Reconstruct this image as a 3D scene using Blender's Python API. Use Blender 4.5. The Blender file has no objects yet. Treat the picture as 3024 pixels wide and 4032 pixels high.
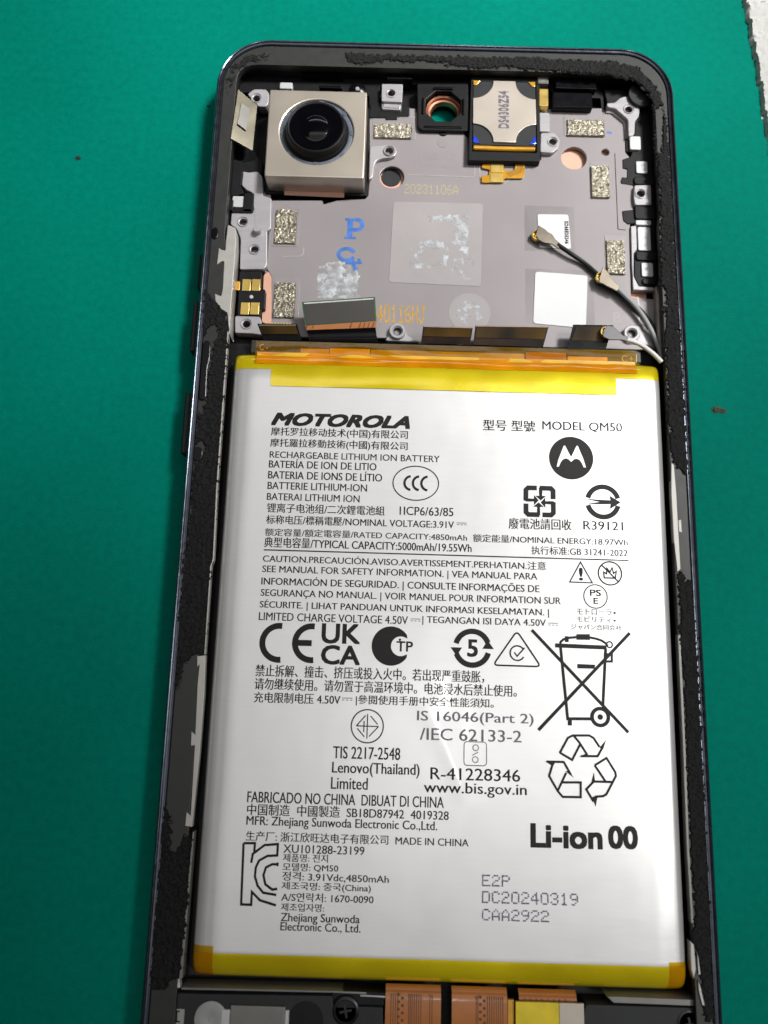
import bpy, math, random
from mathutils import Vector, Matrix, noise

# ------------------------------------------------------------------ camera, light, exposure
scene = bpy.context.scene
col = scene.collection
MM = 0.001
CAM_LOC = (-7.267, -17.87, 112.385)                      # mm, phone centre on the mat is the origin
CAM_ROT = [[0.9996014, -0.0278972, 0.004323], [0.0282008, 0.9798013, -0.1979751], [0.0012873, 0.1980181, 0.9801975]]
cam_data = bpy.data.cameras.new("camera")
cam_data.sensor_fit = 'VERTICAL'; cam_data.sensor_height = 36.0
cam_data.lens = 36.0 * 3028.0 / 4032.0
cam_data.dof.use_dof = True; cam_data.dof.focus_distance = 0.111; cam_data.dof.aperture_fstop = 28.0
cam_data.clip_start = 0.005; cam_data.clip_end = 20.0
cam = bpy.data.objects.new("camera", cam_data); col.objects.link(cam)
cam.matrix_world = Matrix.Translation(Vector(CAM_LOC) * MM) @ Matrix(CAM_ROT).to_4x4()
scene.camera = cam

world = bpy.data.worlds.new("World"); scene.world = world
world.use_nodes = True
world.node_tree.nodes['Background'].inputs[0].default_value = (0.95, 0.97, 1.0, 1)
world.node_tree.nodes['Background'].inputs[1].default_value = 0.015

def area_lamp(name, loc, target, sx, sy, power, color=(1, 1, 1)):
    l = bpy.data.lights.new(name, 'AREA'); l.shape = 'RECTANGLE'; l.size = sx; l.size_y = sy
    l.energy = power; l.color = color
    o = bpy.data.objects.new(name, l); col.objects.link(o)
    d = Vector(target) - Vector(loc)
    o.location = loc; o.rotation_euler = d.to_track_quat('-Z', 'Y').to_euler()
    return o
# ceiling panel over the bench, a ceiling tube, then added strips and soft spots
area_lamp("ceiling_panel", (0.08, 0.0, 1.3), (0.08, 0.0, 0), 1.25, 1.15, 3.05, (1.0, 0.985, 0.97))
area_lamp("ceiling_tube", (0.105, -0.125, 1.25), (0.105, -0.125, 0), 0.016, 0.17, 0.42)
area_lamp("added_far_strip", (0.06, 0.52, 1.25), (0.06, 0.52, 0), 1.0, 0.22, 0.5)  # added strip that brightens the upper end of the battery foil
area_lamp("added_rail_strip", (0.10, 1.6, 0.95), (0.0, 0.08, 0), 1.4, 0.12, 1.8)  # added low strip, there for bright lines on the rail edges
def added_spot(name, loc, aim, deg, power, color):
    l = bpy.data.lights.new(name, 'SPOT'); l.energy = power; l.spot_size = math.radians(deg); l.spot_blend = 1.0
    l.shadow_soft_size = 0.11; l.color = color
    o = bpy.data.objects.new(name, l); col.objects.link(o); o.location = loc
    o.rotation_euler = (Vector(aim) - Vector(loc)).to_track_quat('-Z', 'Y').to_euler()
added_spot("added_spot", (0.35, 0.31, 0.58), (0.006, 0.150, 0), 19, 86.0, (1.0, 1.0, 0.98))  # added soft cone; its falloff stands in for shadow at lower left
added_spot("added_spot_right", (0.40, -0.03, 0.55), (0.092, -0.035, 0), 16.5, 25.0, (1.0, 0.99, 0.97))  # added spot that lifts the mat along the right side

vs = scene.view_settings
vs.view_transform = 'Standard'; vs.look = 'None'; vs.exposure = 0.0; vs.gamma = 1.0; vs.use_curve_mapping = False
scene.cycles.max_bounces = 10; scene.cycles.transparent_max_bounces = 16
scene.cycles.caustics_reflective = False; scene.cycles.caustics_refractive = False

random.seed(7)

# ------------------------------------------------------------------ materials
def mat(name, c, rough=.5, metal=0., var=.10, scale=500., rvar=.08, bump=0., bscale=1500., coat=0., coat_r=.1, spec=.5, detail=4., stretch=None, aniso=0.):
    m = bpy.data.materials.new(name); m.use_nodes = True
    nt = m.node_tree; b = nt.nodes['Principled BSDF']; L = nt.links
    tc = nt.nodes.new('ShaderNodeTexCoord'); mp = nt.nodes.new('ShaderNodeMapping')
    L.new(tc.outputs['Object'], mp.inputs[0])
    if stretch: mp.inputs['Scale'].default_value = stretch
    n = nt.nodes.new('ShaderNodeTexNoise'); n.inputs['Scale'].default_value = scale; n.inputs['Detail'].default_value = detail
    L.new(mp.outputs[0], n.inputs['Vector'])
    r = nt.nodes.new('ShaderNodeValToRGB')
    r.color_ramp.elements[0].position = .3; r.color_ramp.elements[1].position = .7
    r.color_ramp.elements[0].color = (*[v * (1 - var) for v in c], 1)
    r.color_ramp.elements[1].color = (*[min(1, v * (1 + var)) for v in c], 1)
    L.new(n.outputs[0], r.inputs[0]); L.new(r.outputs[0], b.inputs['Base Color'])
    mr = nt.nodes.new('ShaderNodeMapRange')
    mr.inputs['To Min'].default_value = max(.02, rough - rvar); mr.inputs['To Max'].default_value = min(1, rough + rvar)
    L.new(n.outputs[0], mr.inputs[0]); L.new(mr.outputs[0], b.inputs['Roughness'])
    b.inputs['Metallic'].default_value = metal
    b.inputs['Coat Weight'].default_value = coat; b.inputs['Coat Roughness'].default_value = coat_r
    b.inputs['Specular IOR Level'].default_value = spec
    if bump:
        n2 = nt.nodes.new('ShaderNodeTexNoise'); n2.inputs['Scale'].default_value = bscale; n2.inputs['Detail'].default_value = 3
        L.new(mp.outputs[0], n2.inputs['Vector'])
        bp = nt.nodes.new('ShaderNodeBump'); bp.inputs['Strength'].default_value = bump; bp.inputs['Distance'].default_value = 0.0002
        L.new(n2.outputs[0], bp.inputs['Height']); L.new(bp.outputs[0], b.inputs['Normal'])
    return m

def film(name, c, gloss=.12, rough=.12, body=0.0, body_c=None, scale=120.):
    """clear tinted polyimide / PET tape: tinted see-through sheet with a glossy face"""
    m = bpy.data.materials.new(name); m.use_nodes = True
    nt = m.node_tree; L = nt.links
    for nd in list(nt.nodes): nt.nodes.remove(nd)
    out = nt.nodes.new('ShaderNodeOutputMaterial')
    tc = nt.nodes.new('ShaderNodeTexCoord')
    n = nt.nodes.new('ShaderNodeTexNoise'); n.inputs['Scale'].default_value = scale; n.inputs['Detail'].default_value = 3
    L.new(tc.outputs['Object'], n.inputs['Vector'])
    r = nt.nodes.new('ShaderNodeValToRGB'); r.color_ramp.elements[0].position = .3; r.color_ramp.elements[1].position = .7
    r.color_ramp.elements[0].color = (*[v * .93 for v in c], 1); r.color_ramp.elements[1].color = (*[min(1, v * 1.05) for v in c], 1)
    L.new(n.outputs[0], r.inputs[0])
    t = nt.nodes.new('ShaderNodeBsdfTransparent'); L.new(r.outputs[0], t.inputs[0])
    d = nt.nodes.new('ShaderNodeBsdfDiffuse'); d.inputs[0].default_value = (*(body_c or c), 1)
    g = nt.nodes.new('ShaderNodeBsdfGlossy'); g.inputs['Roughness'].default_value = rough
    bp = nt.nodes.new('ShaderNodeBump'); bp.inputs['Strength'].default_value = .25; bp.inputs['Distance'].default_value = .0003
    n3 = nt.nodes.new('ShaderNodeTexNoise'); n3.inputs['Scale'].default_value = 350.; L.new(tc.outputs['Object'], n3.inputs['Vector'])
    L.new(n3.outputs[0], bp.inputs['Height']); L.new(bp.outputs[0], g.inputs['Normal'])
    m1 = nt.nodes.new('ShaderNodeMixShader'); m1.inputs[0].default_value = body
    L.new(t.outputs[0], m1.inputs[1]); L.new(d.outputs[0], m1.inputs[2])
    m2 = nt.nodes.new('ShaderNodeMixShader'); m2.inputs[0].default_value = gloss
    L.new(m1.outputs[0], m2.inputs[1]); L.new(g.outputs[0], m2.inputs[2])
    L.new(m2.outputs[0], out.inputs[0])
    return m

M = dict(
    mat_green=mat("mat_green_rubber", (0.0, 0.175, 0.127), .65, var=.09, scale=900, bump=.30, bscale=3500, spec=.02),
    glass=mat("screen_glass", (0.01, 0.01, 0.012), .1),
    rail=mat("rail_dark_metal", (0.085, 0.095, 0.12), .18, .85, var=.15, scale=900),
    rim=mat("rim_grey_plastic", (0.020, 0.020, 0.019), .5, var=.12, scale=700, bump=.05),
    black=mat("black_plastic", (0.006, 0.006, 0.007), .5, var=.2, scale=900, bump=.08, spec=.25),
    black_gloss=mat("black_gloss_plastic", (0.004, 0.004, 0.005), .25, spec=.2),
    darkgrey=mat("dark_grey_plastic", (0.022, 0.023, 0.025), .55, var=.15, bump=.08, spec=.3),
    foam=mat("black_foam_residue", (0.007, 0.007, 0.007), .72, var=.6, scale=2500, bump=.9, bscale=4500, spec=.28),
    plate=mat("plate_aluminium", (0.29, 0.26, 0.265), .42, .10, var=.05, scale=90, bump=.03, bscale=4000),
    plate_hi=mat("machined_aluminium", (0.41, 0.39, 0.405), .40, .25, var=.05, scale=400, bump=.05, bscale=5000, stretch=(1, 8, 1)),
    wall_metal=mat("pale_cut_metal", (0.45, 0.43, 0.40), .5, .3, var=.06, scale=500, bump=.05, bscale=5000),
    hole=mat("threaded_hole", (0.10, 0.095, 0.09), .35, .8),
    copper=mat("copper_foil", (0.72, 0.40, 0.29), .45, .1, var=.04),
    copper_ring=mat("copper_ring", (0.60, 0.25, 0.15), .3, .8),
    gold=mat("gold_contact", (0.88, 0.62, 0.18), .3, .8, var=.06),
    gold_foam=mat("conductive_foam", (0.30, 0.27, 0.21), .36, .75, var=.45, scale=1800, bump=.6, bscale=3500),
    nickel=mat("nickel_housing", (0.56, 0.50, 0.42), .36, .65, var=.05, scale=120, bump=.03, bscale=3000),
    ring=mat("lens_gasket", (0.085, 0.10, 0.13), .5, .1, var=.2, scale=600),
    lens=mat("lens_glass", (0.002, 0.002, 0.003), .08, spec=.35), lens_body=mat("lens_body", (0.004, 0.004, 0.005), .42, spec=.3),
    foil=mat("battery_foil", (0.76, 0.755, 0.75), .31, .58, var=.012, scale=250, rvar=.03, bump=.03, bscale=900, stretch=(1, 12, 1), coat=1.0, coat_r=.06),
    ink=mat("black_ink", (0.010, 0.008, 0.008), .5, var=.2, scale=2500, spec=.25),
    ink_grey=mat("grey_ink", (0.13, 0.12, 0.15), .45, var=.2, scale=2500),
    ink_violet=mat("violet_inkjet", (0.10, 0.085, 0.17), .5, var=.3, scale=2500),
    ink_blue=mat("blue_stamp_ink", (0.05, 0.16, 0.50), .5, var=.25, scale=900),
    ink_gold=mat("ochre_inkjet", (0.58, 0.33, 0.03), .5, var=.15, scale=900),
    ink_pale=mat("pale_gold_print", (0.52, 0.43, 0.21), .45, var=.1),
    ridge=mat('pressed_edge', (0.50, 0.46, 0.46), .3, .3),
    emboss=mat("embossed_metal", (0.31, 0.28, 0.285), .36, .15, var=.05),
    yellow=mat("yellow_tape", (0.90, 0.68, 0.008), .26, .5, var=.18, scale=70, bump=.12, bscale=250, coat=1.0, coat_r=.06),
    amber=film("amber_tape", (0.99, 0.76, 0.16), .06, .10, .10, (0.70, 0.32, 0.01)),
    amber_solid=mat("amber_lining", (0.74, 0.42, 0.01), .35, var=.22, scale=160, coat=.3),
    clear=film("clear_film", (1, 1, 1), .004, .2),
    haze_film=mat("matte_pad_film", (0.35, 0.32, 0.32), .55, var=.05, scale=200, bump=.1, bscale=3000),
    brown_flex=mat("brown_flex", (0.022, 0.009, 0.004), .3, var=.7, scale=260, spec=.25),
    amber_flex=mat("amber_window", (0.050, 0.026, 0.002), .30, var=.9, scale=160, spec=.2, detail=1.),
    orange_flex=mat("orange_flex", (0.40, 0.13, 0.022), .3, var=.08, scale=300, coat=.3),
    orange_dark=mat("flex_trace", (0.13, 0.04, 0.012), .4),
    orange_gold=mat('orange_gold', (0.72, 0.36, 0.01), .35, var=.1, scale=400), dull_gold=mat('dull_gold', (0.42, 0.27, 0.03), .4, var=.3, scale=120),
    gold_flex=mat("gold_flex", (0.62, 0.31, 0.02), .3, .2, var=.15, coat=.5),
    lit_tab_edge=mat('lit_tab_edge', (0.36, 0.26, 0.20), .4, .2),  # light on the tabs' upper edges put into the colour
    board=mat("connector_stiffener", (0.045, 0.041, 0.035), .38, .1, var=.15, scale=150),
    board_green=mat("board_green_edge", (0.02, 0.10, 0.03), .4),
    pcb=mat("pcb_black", (0.014, 0.012, 0.008), .25, var=.4, coat=.4),
    pcb_print=mat("pcb_yellow_print", (0.62, 0.45, 0.06), .5),
    white=mat("white_label", (0.74, 0.74, 0.74), .55, var=.02),
    white_block=mat("white_grey_block", (0.55, 0.55, 0.55), .45, .2, var=.04),
    paste=film("dried_paste", (1, 1, 1), .0, .5, .5, (0.66, 0.69, 0.72), 900.),
    beige=mat("connector_shield", (0.19, 0.17, 0.125), .35, .7, var=.18, scale=300),
    earp=mat("earpiece_plate", (0.50, 0.44, 0.38), .4, .4, var=.03, scale=200),
    blue=mat("blue_reflection_tint", (0.01, 0.05, 0.55), .25, coat=.5),  # blue tape reflection at the earpiece corners, painted as colour
    plug=mat("plug_metal", (0.24, 0.205, 0.165), .36, .8, var=.12),
    plug_dark=mat("plug_dark_metal", (0.11, 0.105, 0.11), .4, .6, var=.12),
    wire_black=mat("black_wire", (0.006, 0.006, 0.007), .45, spec=.3), wire_grey=mat("grey_wire", (0.36, 0.36, 0.365), .45, spec=.3),
    wire_white=mat("white_wire", (0.72, 0.72, 0.70), .4),
    grey_block=mat("grey_metal_block", (0.20, 0.195, 0.18), .45, .3, var=.06), disc=mat("grey_disc", (0.32, 0.32, 0.315), .5, var=.06),
    towel=mat("paper_towel", (0.47, 0.465, 0.445), .9, var=.04, scale=300, bump=.4, bscale=500),
    crumb=mat("crumb_grey", (0.035, 0.05, 0.035), .8, var=.4, scale=3000), speck=mat("speck_dark", (0.008, 0.03, 0.03), .7),
    screw=mat("black_screw", (0.02, 0.02, 0.021), .3, .6),
)

_n = M['paste'].node_tree                                     # uneven, half see-through smear
_mr = _n.nodes.new('ShaderNodeMapRange'); _mr.inputs['From Min'].default_value = .35; _mr.inputs['From Max'].default_value = .65
_mr.inputs['To Min'].default_value = .12; _mr.inputs['To Max'].default_value = .85
_nz = [x for x in _n.nodes if x.type == 'TEX_NOISE'][0]; _nz.inputs['Scale'].default_value = 700.
_n.links.new(_nz.outputs[0], _mr.inputs[0])
_mx = [x for x in _n.nodes if x.type == 'MIX_SHADER' and any(l.from_node.type == 'BSDF_DIFFUSE' for l in x.inputs[2].links)][0]
_n.links.new(_mr.outputs[0], _mx.inputs[0])

# ------------------------------------------------------------------ mesh helpers (everything in mm, phone frame)
def link(name, me, m, parent=None, smooth=True):
    o = bpy.data.objects.new(name, me); col.objects.link(o)
    if m is not None:
        me.materials.clear(); me.materials.append(M[m] if isinstance(m, str) else m)
    if smooth and len(me.polygons):
        me.shade_smooth()
        me.set_sharp_from_angle(angle=math.radians(35))
    if parent is not None:
        o.parent = parent
        p = parent; off = Vector((0, 0, 0))
        while p is not None:
            off += p.location; p = p.parent
        o.location = -off
    return o

def thing(name, label, cat, loc=(0, 0, 0), group=None):
    o = bpy.data.objects.new(name, None); col.objects.link(o); o.empty_display_size = .005
    o.location = Vector(loc) * MM
    return tag(o, label, cat, group)
def tag(o, label, cat, group=None, kind=None):
    o['label'] = label
    if cat: o['category'] = cat
    if group: o['group'] = group
    if kind: o['kind'] = kind
    return o

def round_poly(pts, r, n=4):
    out = []; N = len(pts)
    for i in range(N):
        p = Vector(pts[i]); a = Vector(pts[i - 1]) - p; b = Vector(pts[(i + 1) % N]) - p
        la, lb = a.length, b.length
        if la < 1e-6 or lb < 1e-6: continue
        k = min(r, la * .45, lb * .45)
        p0 = p + a / la * k; p1 = p + b / lb * k
        for j in range(n + 1):
            t = j / n
            out.append(tuple((1 - t) ** 2 * p0 + 2 * t * (1 - t) * p + t * t * p1))
    return out
def rect(a, b, r=0., n=4):
    x0, x1 = sorted((a[0], b[0])); y0, y1 = sorted((a[1], b[1]))
    p = [(x0, y0), (x1, y0), (x1, y1), (x0, y1)]
    return round_poly(p, r, n) if r else p
def circle(c, r, n=40, a0=0, a1=360, ry=None):
    k = n if a1 - a0 >= 360 else n + 1
    return [(c[0] + r * math.cos(math.radians(a0 + (a1 - a0) * i / n)), c[1] + (ry or r) * math.sin(math.radians(a0 + (a1 - a0) * i / n))) for i in range(k)]

def prism(name, loops, z0, z1, m, parent=None, bev=.05, smooth=True):
    """a solid with the given outline (first loop) and holes (other loops), edges softened by bev"""
    if loops and not isinstance(loops[0], list): loops = [loops]
    c = bpy.data.curves.new(name, 'CURVE'); c.dimensions = '2D'; c.fill_mode = 'BOTH'
    bev = min(bev, (z1 - z0) * .45)
    c.extrude = ((z1 - z0) / 2 - bev) * MM; c.bevel_depth = bev * MM; c.bevel_resolution = 1; c.offset = -bev * MM
    for pts in loops:
        s = c.splines.new('POLY'); s.points.add(len(pts) - 1); s.use_cyclic_u = True
        for a, b in zip(s.points, pts): a.co = (b[0] * MM, b[1] * MM, 0, 1)
    o = bpy.data.objects.new(name, c)
    me = bpy.data.meshes.new_from_object(o)
    bpy.data.objects.remove(o); bpy.data.curves.remove(c)
    me.name = name
    me.transform(Matrix.Translation((0, 0, (z0 + z1) / 2 * MM)))
    return link(name, me, m, parent, smooth)

def mesh(name, v, f, m, parent=None, smooth=True):
    me = bpy.data.meshes.new(name)
    me.from_pydata([(a[0] * MM, a[1] * MM, a[2] * MM) for a in v], [], f); me.validate(); me.update()
    return link(name, me, m, parent, smooth)

def lathe(name, c, prof, m, parent=None, n=40):
    v = []; f = []
    for r, z in prof:
        for i in range(n):
            a = 2 * math.pi * i / n; v.append((c[0] + r * math.cos(a), c[1] + r * math.sin(a), z))
    for k in range(len(prof) - 1):
        for i in range(n):
            j = (i + 1) % n; f.append((k * n + i, k * n + j, (k + 1) * n + j, (k + 1) * n + i))
    if prof[-1][0] < .05: f.append(tuple((len(prof) - 1) * n + i for i in range(n)))
    return mesh(name, v, f, m, parent)

def spline(pts, n=10):
    P = [Vector(p) for p in pts]; P = [P[0] * 2 - P[1]] + P + [P[-1] * 2 - P[-2]]
    out = []
    for i in range(1, len(P) - 2):
        for k in range(n):
            t = k / n; a, b, c, d = P[i - 1], P[i], P[i + 1], P[i + 2]
            out.append(.5 * ((2 * b) + (c - a) * t + (2 * a - 5 * b + 4 * c - d) * t * t + (3 * b - a - 3 * c + d) * t ** 3))
    out.append(P[-2]); return out
def tube(name, pts, r, m, parent=None, n=12, sub=10):
    P = spline(pts, sub); v = []; f = []
    up = Vector((0, 0, 1))
    for i, p in enumerate(P):
        t = (P[min(i + 1, len(P) - 1)] - P[max(i - 1, 0)]).normalized()
        s = t.cross(up).normalized(); u = s.cross(t)
        for k in range(n):
            a = 2 * math.pi * k / n; v.append(p + s * (r * math.cos(a)) + u * (r * math.sin(a)))
    for i in range(len(P) - 1):
        for k in range(n):
            j = (k + 1) % n; f.append((i * n + k, i * n + j, (i + 1) * n + j, (i + 1) * n + k))
    f.append(tuple(range(n))); f.append(tuple((len(P) - 1) * n + k for k in reversed(range(n))))
    return mesh(name, v, f, m, parent)

def slab(name, quad, t, m, parent=None, bow=0., n=6):
    """thin sheet on four 3-D corners (a b along the top, c d along the bottom), thickness t, bowed by bow"""
    a, b, c, d = [Vector(p) for p in quad]
    nrm = (b - a).cross(d - a).normalized()
    if nrm.z < 0: nrm = -nrm
    v = []; f = []
    for s in (0, -1):
        for j in range(n + 1):
            w = j / n
            for i in range(n + 1):
                u = i / n
                p = (a * (1 - u) + b * u) * (1 - w) + (d * (1 - u) + c * u) * w
                v.append(p + nrm * (s * t + bow * math.sin(math.pi * w)))
    k = (n + 1) ** 2; W = n + 1
    for j in range(n):
        for i in range(n):
            q0 = j * W + i
            f.append((q0, q0 + W, q0 + W + 1, q0 + 1)); f.append((k + q0, k + q0 + 1, k + q0 + W + 1, k + q0 + W))
    for i in range(n):
        for e0, e1 in ((i, i + 1), (n * W + i + 1, n * W + i), ((i + 1) * W, i * W), (i * W + n, (i + 1) * W + n)):
            f.append((e0, e1, e1 + k, e0 + k))
    return mesh(name, v, f, m, parent)

def inside(p, poly):
    x, y = p; r = False; j = len(poly) - 1
    for i in range(len(poly)):
        xi, yi = poly[i][0], poly[i][1]; xj, yj = poly[j][0], poly[j][1]
        if (yi > y) != (yj > y) and x < (xj - xi) * (y - yi) / (yj - yi) + xi: r = not r
        j = i
    return r

def crust(name, polys, z, h, cell, m, parent=None, cut=(), ragged=.25, keep=0., nscale=1.2, hmin=.15, smooth=False):
    """a torn, lumpy layer lying on height z inside the outlines"""
    xs = [p[0] for q_ in polys for p in q_]; ys = [p[1] for q_ in polys for p in q_]
    x0, y0 = min(xs), min(ys); nx = int((max(xs) - x0) / cell) + 2; ny = int((max(ys) - y0) / cell) + 2
    cells = set()
    for j in range(ny):
        for i in range(nx):
            cx = x0 + (i + .5) * cell; cy = y0 + (j + .5) * cell
            wx = cx + ragged * noise.noise((cx * 1.7, cy * 1.7, 3.1)) + ragged * .6 * noise.noise((cx * 5, cy * 5, 9))
            wy = cy + ragged * noise.noise((cx * 1.7, cy * 1.7, 7.7)) + ragged * .6 * noise.noise((cx * 5, cy * 5, 2))
            if any(inside((wx, wy), q_) for q_ in polys) and not any(inside((wx, wy), q_) for q_ in cut):
                if keep and noise.noise((cx * nscale, cy * nscale, 5.5)) + .35 * noise.noise((cx * 4, cy * 4, 1.5)) < keep: continue
                cells.add((i, j))
    vid = {}; v = []; f = []
    def vert(i, j):
        if (i, j) in vid: return vid[(i, j)]
        edge = not all((i + a, j + b) in cells for a in (-1, 0) for b in (-1, 0))
        x = x0 + i * cell; y = y0 + j * cell
        k = hmin + (1 - hmin) * (.5 + .5 * noise.noise((x * 2.3, y * 2.3, 1.3))) * (.55 + .45 * random.random())
        zz = z + (0.0 if edge else h * k)
        v.append((x + (random.random() - .5) * cell * .7, y + (random.random() - .5) * cell * .7, zz))
        vid[(i, j)] = len(v) - 1; return vid[(i, j)]
    for (i, j) in sorted(cells):
        f.append((vert(i, j), vert(i + 1, j), vert(i + 1, j + 1), vert(i, j + 1)))
    return mesh(name, v, f, m, parent, smooth)

# flat print --------------------------------------------------------
Z_PRINT = [0]
def stroke_mesh(name, lines, w, z, m, parent, H=None):
    """ink lines: each entry (points, closed[, width]) becomes a mitred ribbon"""
    v = []; f = []
    for e in lines:
        pts, closed = e[0], e[1]; ww = (e[2] if len(e) > 2 else w) / 2
        P = [Vector(p[:2]) for p in pts]; N = len(P); base = len(v)
        Z_PRINT[0] = (Z_PRINT[0] + 1) % 9; dz = Z_PRINT[0] * .003
        for i in range(N):
            if closed or 0 < i < N - 1:
                a = (P[i] - P[i - 1]).normalized(); b = (P[(i + 1) % N] - P[i]).normalized()
            elif i == 0: a = b = (P[1] - P[0]).normalized()
            else: a = b = (P[-1] - P[-2]).normalized()
            n1 = Vector((-a.y, a.x)); n2 = Vector((-b.y, b.x)); mt = n1 + n2
            if mt.length < 1e-4: mt = n1
            mt.normalize(); k = ww / max(.45, mt.dot(n1))
            for s in (1, -1):
                p = P[i] + mt * (s * k); v.append((p.x, p.y, (H(p.x, p.y) if H else 0) + z + dz))
        for i in range(N if closed else N - 1):
            j = (i + 1) % N
            f.append((base + 2 * i + 1, base + 2 * j + 1, base + 2 * j, base + 2 * i))
    return mesh(name, v, f, m, parent, False)
def fill_mesh(name, loops, z, m, parent, H=None):
    o = prism(name, loops, 0, 0, m, parent, 0, False)
    for a in o.data.vertices: a.co.z = ((H(a.co.x / MM, a.co.y / MM) if H else 0) + z) * MM
    return o
def text(s, box, m, parent, z, H=None, bold=.018, shear=0., turn=0, name='printed_text'):
    """lettering fitted to its ink box: box = [left-bottom, right-top]"""
    c = bpy.data.curves.new(name, 'FONT'); c.body = s; c.resolution_u = 3; c.shear = shear
    o = bpy.data.objects.new(name, c)
    me = bpy.data.meshes.new_from_object(o)
    bpy.data.objects.remove(o); bpy.data.curves.remove(c)
    me.name = name
    if turn: me.transform(Matrix.Rotation(math.radians(turn), 4, 'Z'))
    xs = [a.co.x for a in me.vertices]; ys = [a.co.y for a in me.vertices]
    (l, b), (r, t) = box; sx = (r - l) / (max(xs) - min(xs)); sy = (t - b) / (max(ys) - min(ys))
    mx, my = min(xs), min(ys)
    for a in me.vertices:
        x = l + (a.co.x - mx) * sx; y = b + (a.co.y - my) * sy
        a.co = (x * MM, y * MM, ((H(x, y) if H else 0) + z) * MM)
    if bold:
        hgt = (t - b); vs_ = [tuple(a.co) for a in me.vertices]; fs_ = [tuple(p.vertices) for p in me.polygons]; nv = len(vs_)
        steps = [(k * bold * hgt, 0) for k in (-1, 1)] if bold < .02 else [(k * bold * hgt, d * bold * hgt * .8) for k in (-1, 0, 1) for d in (-1, 1)]
        for i, (dx, dy) in enumerate(steps):
            vs_ += [(x + dx * MM, y + dy * MM, z_ - .003 * (i + 1) * MM) for x, y, z_ in vs_[:nv]]
            fs_ += [tuple(k + nv * (i + 1) for k in p) for p in fs_[:len(me.polygons)]]
        me.clear_geometry(); me.from_pydata(vs_, [], fs_); me.update()
    return link(name, me, m, parent, False)
DOTS = {'0': "01110 10001 10001 10001 10001 10001 01110", '1': "00100 01100 00100 00100 00100 00100 01110", '2': "01110 10001 00001 00110 01000 10000 11111",
        '3': "01110 10001 00001 00110 00001 10001 01110", '4': "00010 00110 01010 10010 11111 00010 00010", '5': "11111 10000 11110 00001 00001 10001 01110", '6': "00110 01000 10000 11110 10001 10001 01110",
        '9': "01110 10001 10001 01111 00001 00010 01100", 'A': "00100 01010 10001 10001 11111 10001 10001", 'C': "01110 10001 10000 10000 10000 10001 01110", 'D': "11110 10001 10001 10001 10001 10001 11110",
        'E': "11111 10000 10000 11110 10000 10000 11111", 'P': "11110 10001 10001 11110 10000 10000 10000", 'H': "10001 10001 10001 11111 10001 10001 10001", 'J': "00111 00010 00010 00010 00010 10010 01100"}
def dot_text(s, box, m, parent, z, H=None, fat=.92):
    (l, b), (r, t) = box; n = len(s); px = (r - l) / (n * 6 - 1); py = (t - b) / 7
    v = []; f = []
    for k, ch in enumerate(s):
        for j, row in enumerate(DOTS[ch].split()):
            for i, bit in enumerate(row):
                if bit == '1':
                    x = l + (k * 6 + i + .5) * px; y = t - (j + .5) * py; a = px * fat / 2 * random.uniform(.85, 1.1); c = py * fat / 2 * random.uniform(.8, 1.05)
                    x += random.uniform(-.1, .1) * px; y += random.uniform(-.06, .06) * py
                    q0 = len(v); zz = (H(x, y) if H else 0) + z
                    v += [(x - a, y - c, zz), (x + a, y - c, zz), (x + a, y + c, zz), (x - a, y + c, zz)]; f.append((q0, q0 + 1, q0 + 2, q0 + 3))
    return mesh('printed_text', v, f, m, parent, False)

# ------------------------------------------------------------------ setting: the green work mat
mv = [(-420, -420, -2), (420, -420, -2), (420, 420, -2), (-420, 420, -2), (-420, -420, 0), (420, -420, 0), (420, 420, 0), (-420, 420, 0)]
mt = M['mat_green'].node_tree; L_ = mt.links; bs_ = mt.nodes['Principled BSDF']
def mnode(t, **k):
    n_ = mt.nodes.new(t)
    for a, b in k.items(): n_.inputs[a].default_value = b
    return n_
tcm = mnode('ShaderNodeTexCoord'); base_link = bs_.inputs['Base Color'].links[0].from_socket
big = mnode('ShaderNodeTexNoise', Scale=14., Detail=3.); L_.new(tcm.outputs['Object'], big.inputs['Vector'])
vor = mnode('ShaderNodeTexVoronoi', Scale=170.); L_.new(tcm.outputs['Object'], vor.inputs['Vector'])
dn = mnode('ShaderNodeTexNoise', Scale=90.); L_.new(tcm.outputs['Object'], dn.inputs['Vector'])
lt = mnode('ShaderNodeMath'); lt.operation = 'LESS_THAN'; lt.inputs[1].default_value = .055; L_.new(vor.outputs['Distance'], lt.inputs[0])
g2 = mnode('ShaderNodeMath'); g2.operation = 'GREATER_THAN'; g2.inputs[1].default_value = .64; L_.new(dn.outputs[0], g2.inputs[0])
du = mnode('ShaderNodeMath'); du.operation = 'MULTIPLY'; L_.new(lt.outputs[0], du.inputs[0]); L_.new(g2.outputs[0], du.inputs[1])
hs = mnode('ShaderNodeMix'); hs.data_type = 'RGBA'; hs.blend_type = 'MULTIPLY'; hs.inputs[0].default_value = 1
rmp = mnode('ShaderNodeMapRange'); rmp.inputs['From Min'].default_value = .3; rmp.inputs['From Max'].default_value = .7; rmp.inputs['To Min'].default_value = .80; rmp.inputs['To Max'].default_value = 1.12; L_.new(big.outputs[0], rmp.inputs[0])
L_.new(base_link, hs.inputs[6]); L_.new(rmp.outputs[0], hs.inputs[7])
m1_ = mnode('ShaderNodeMix'); m1_.data_type = 'RGBA'; m1_.inputs[7].default_value = (.05, .16, .12, 1); L_.new(du.outputs[0], m1_.inputs[0]); L_.new(hs.outputs[2], m1_.inputs[6])
L_.new(m1_.outputs[2], bs_.inputs['Base Color'])
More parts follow.
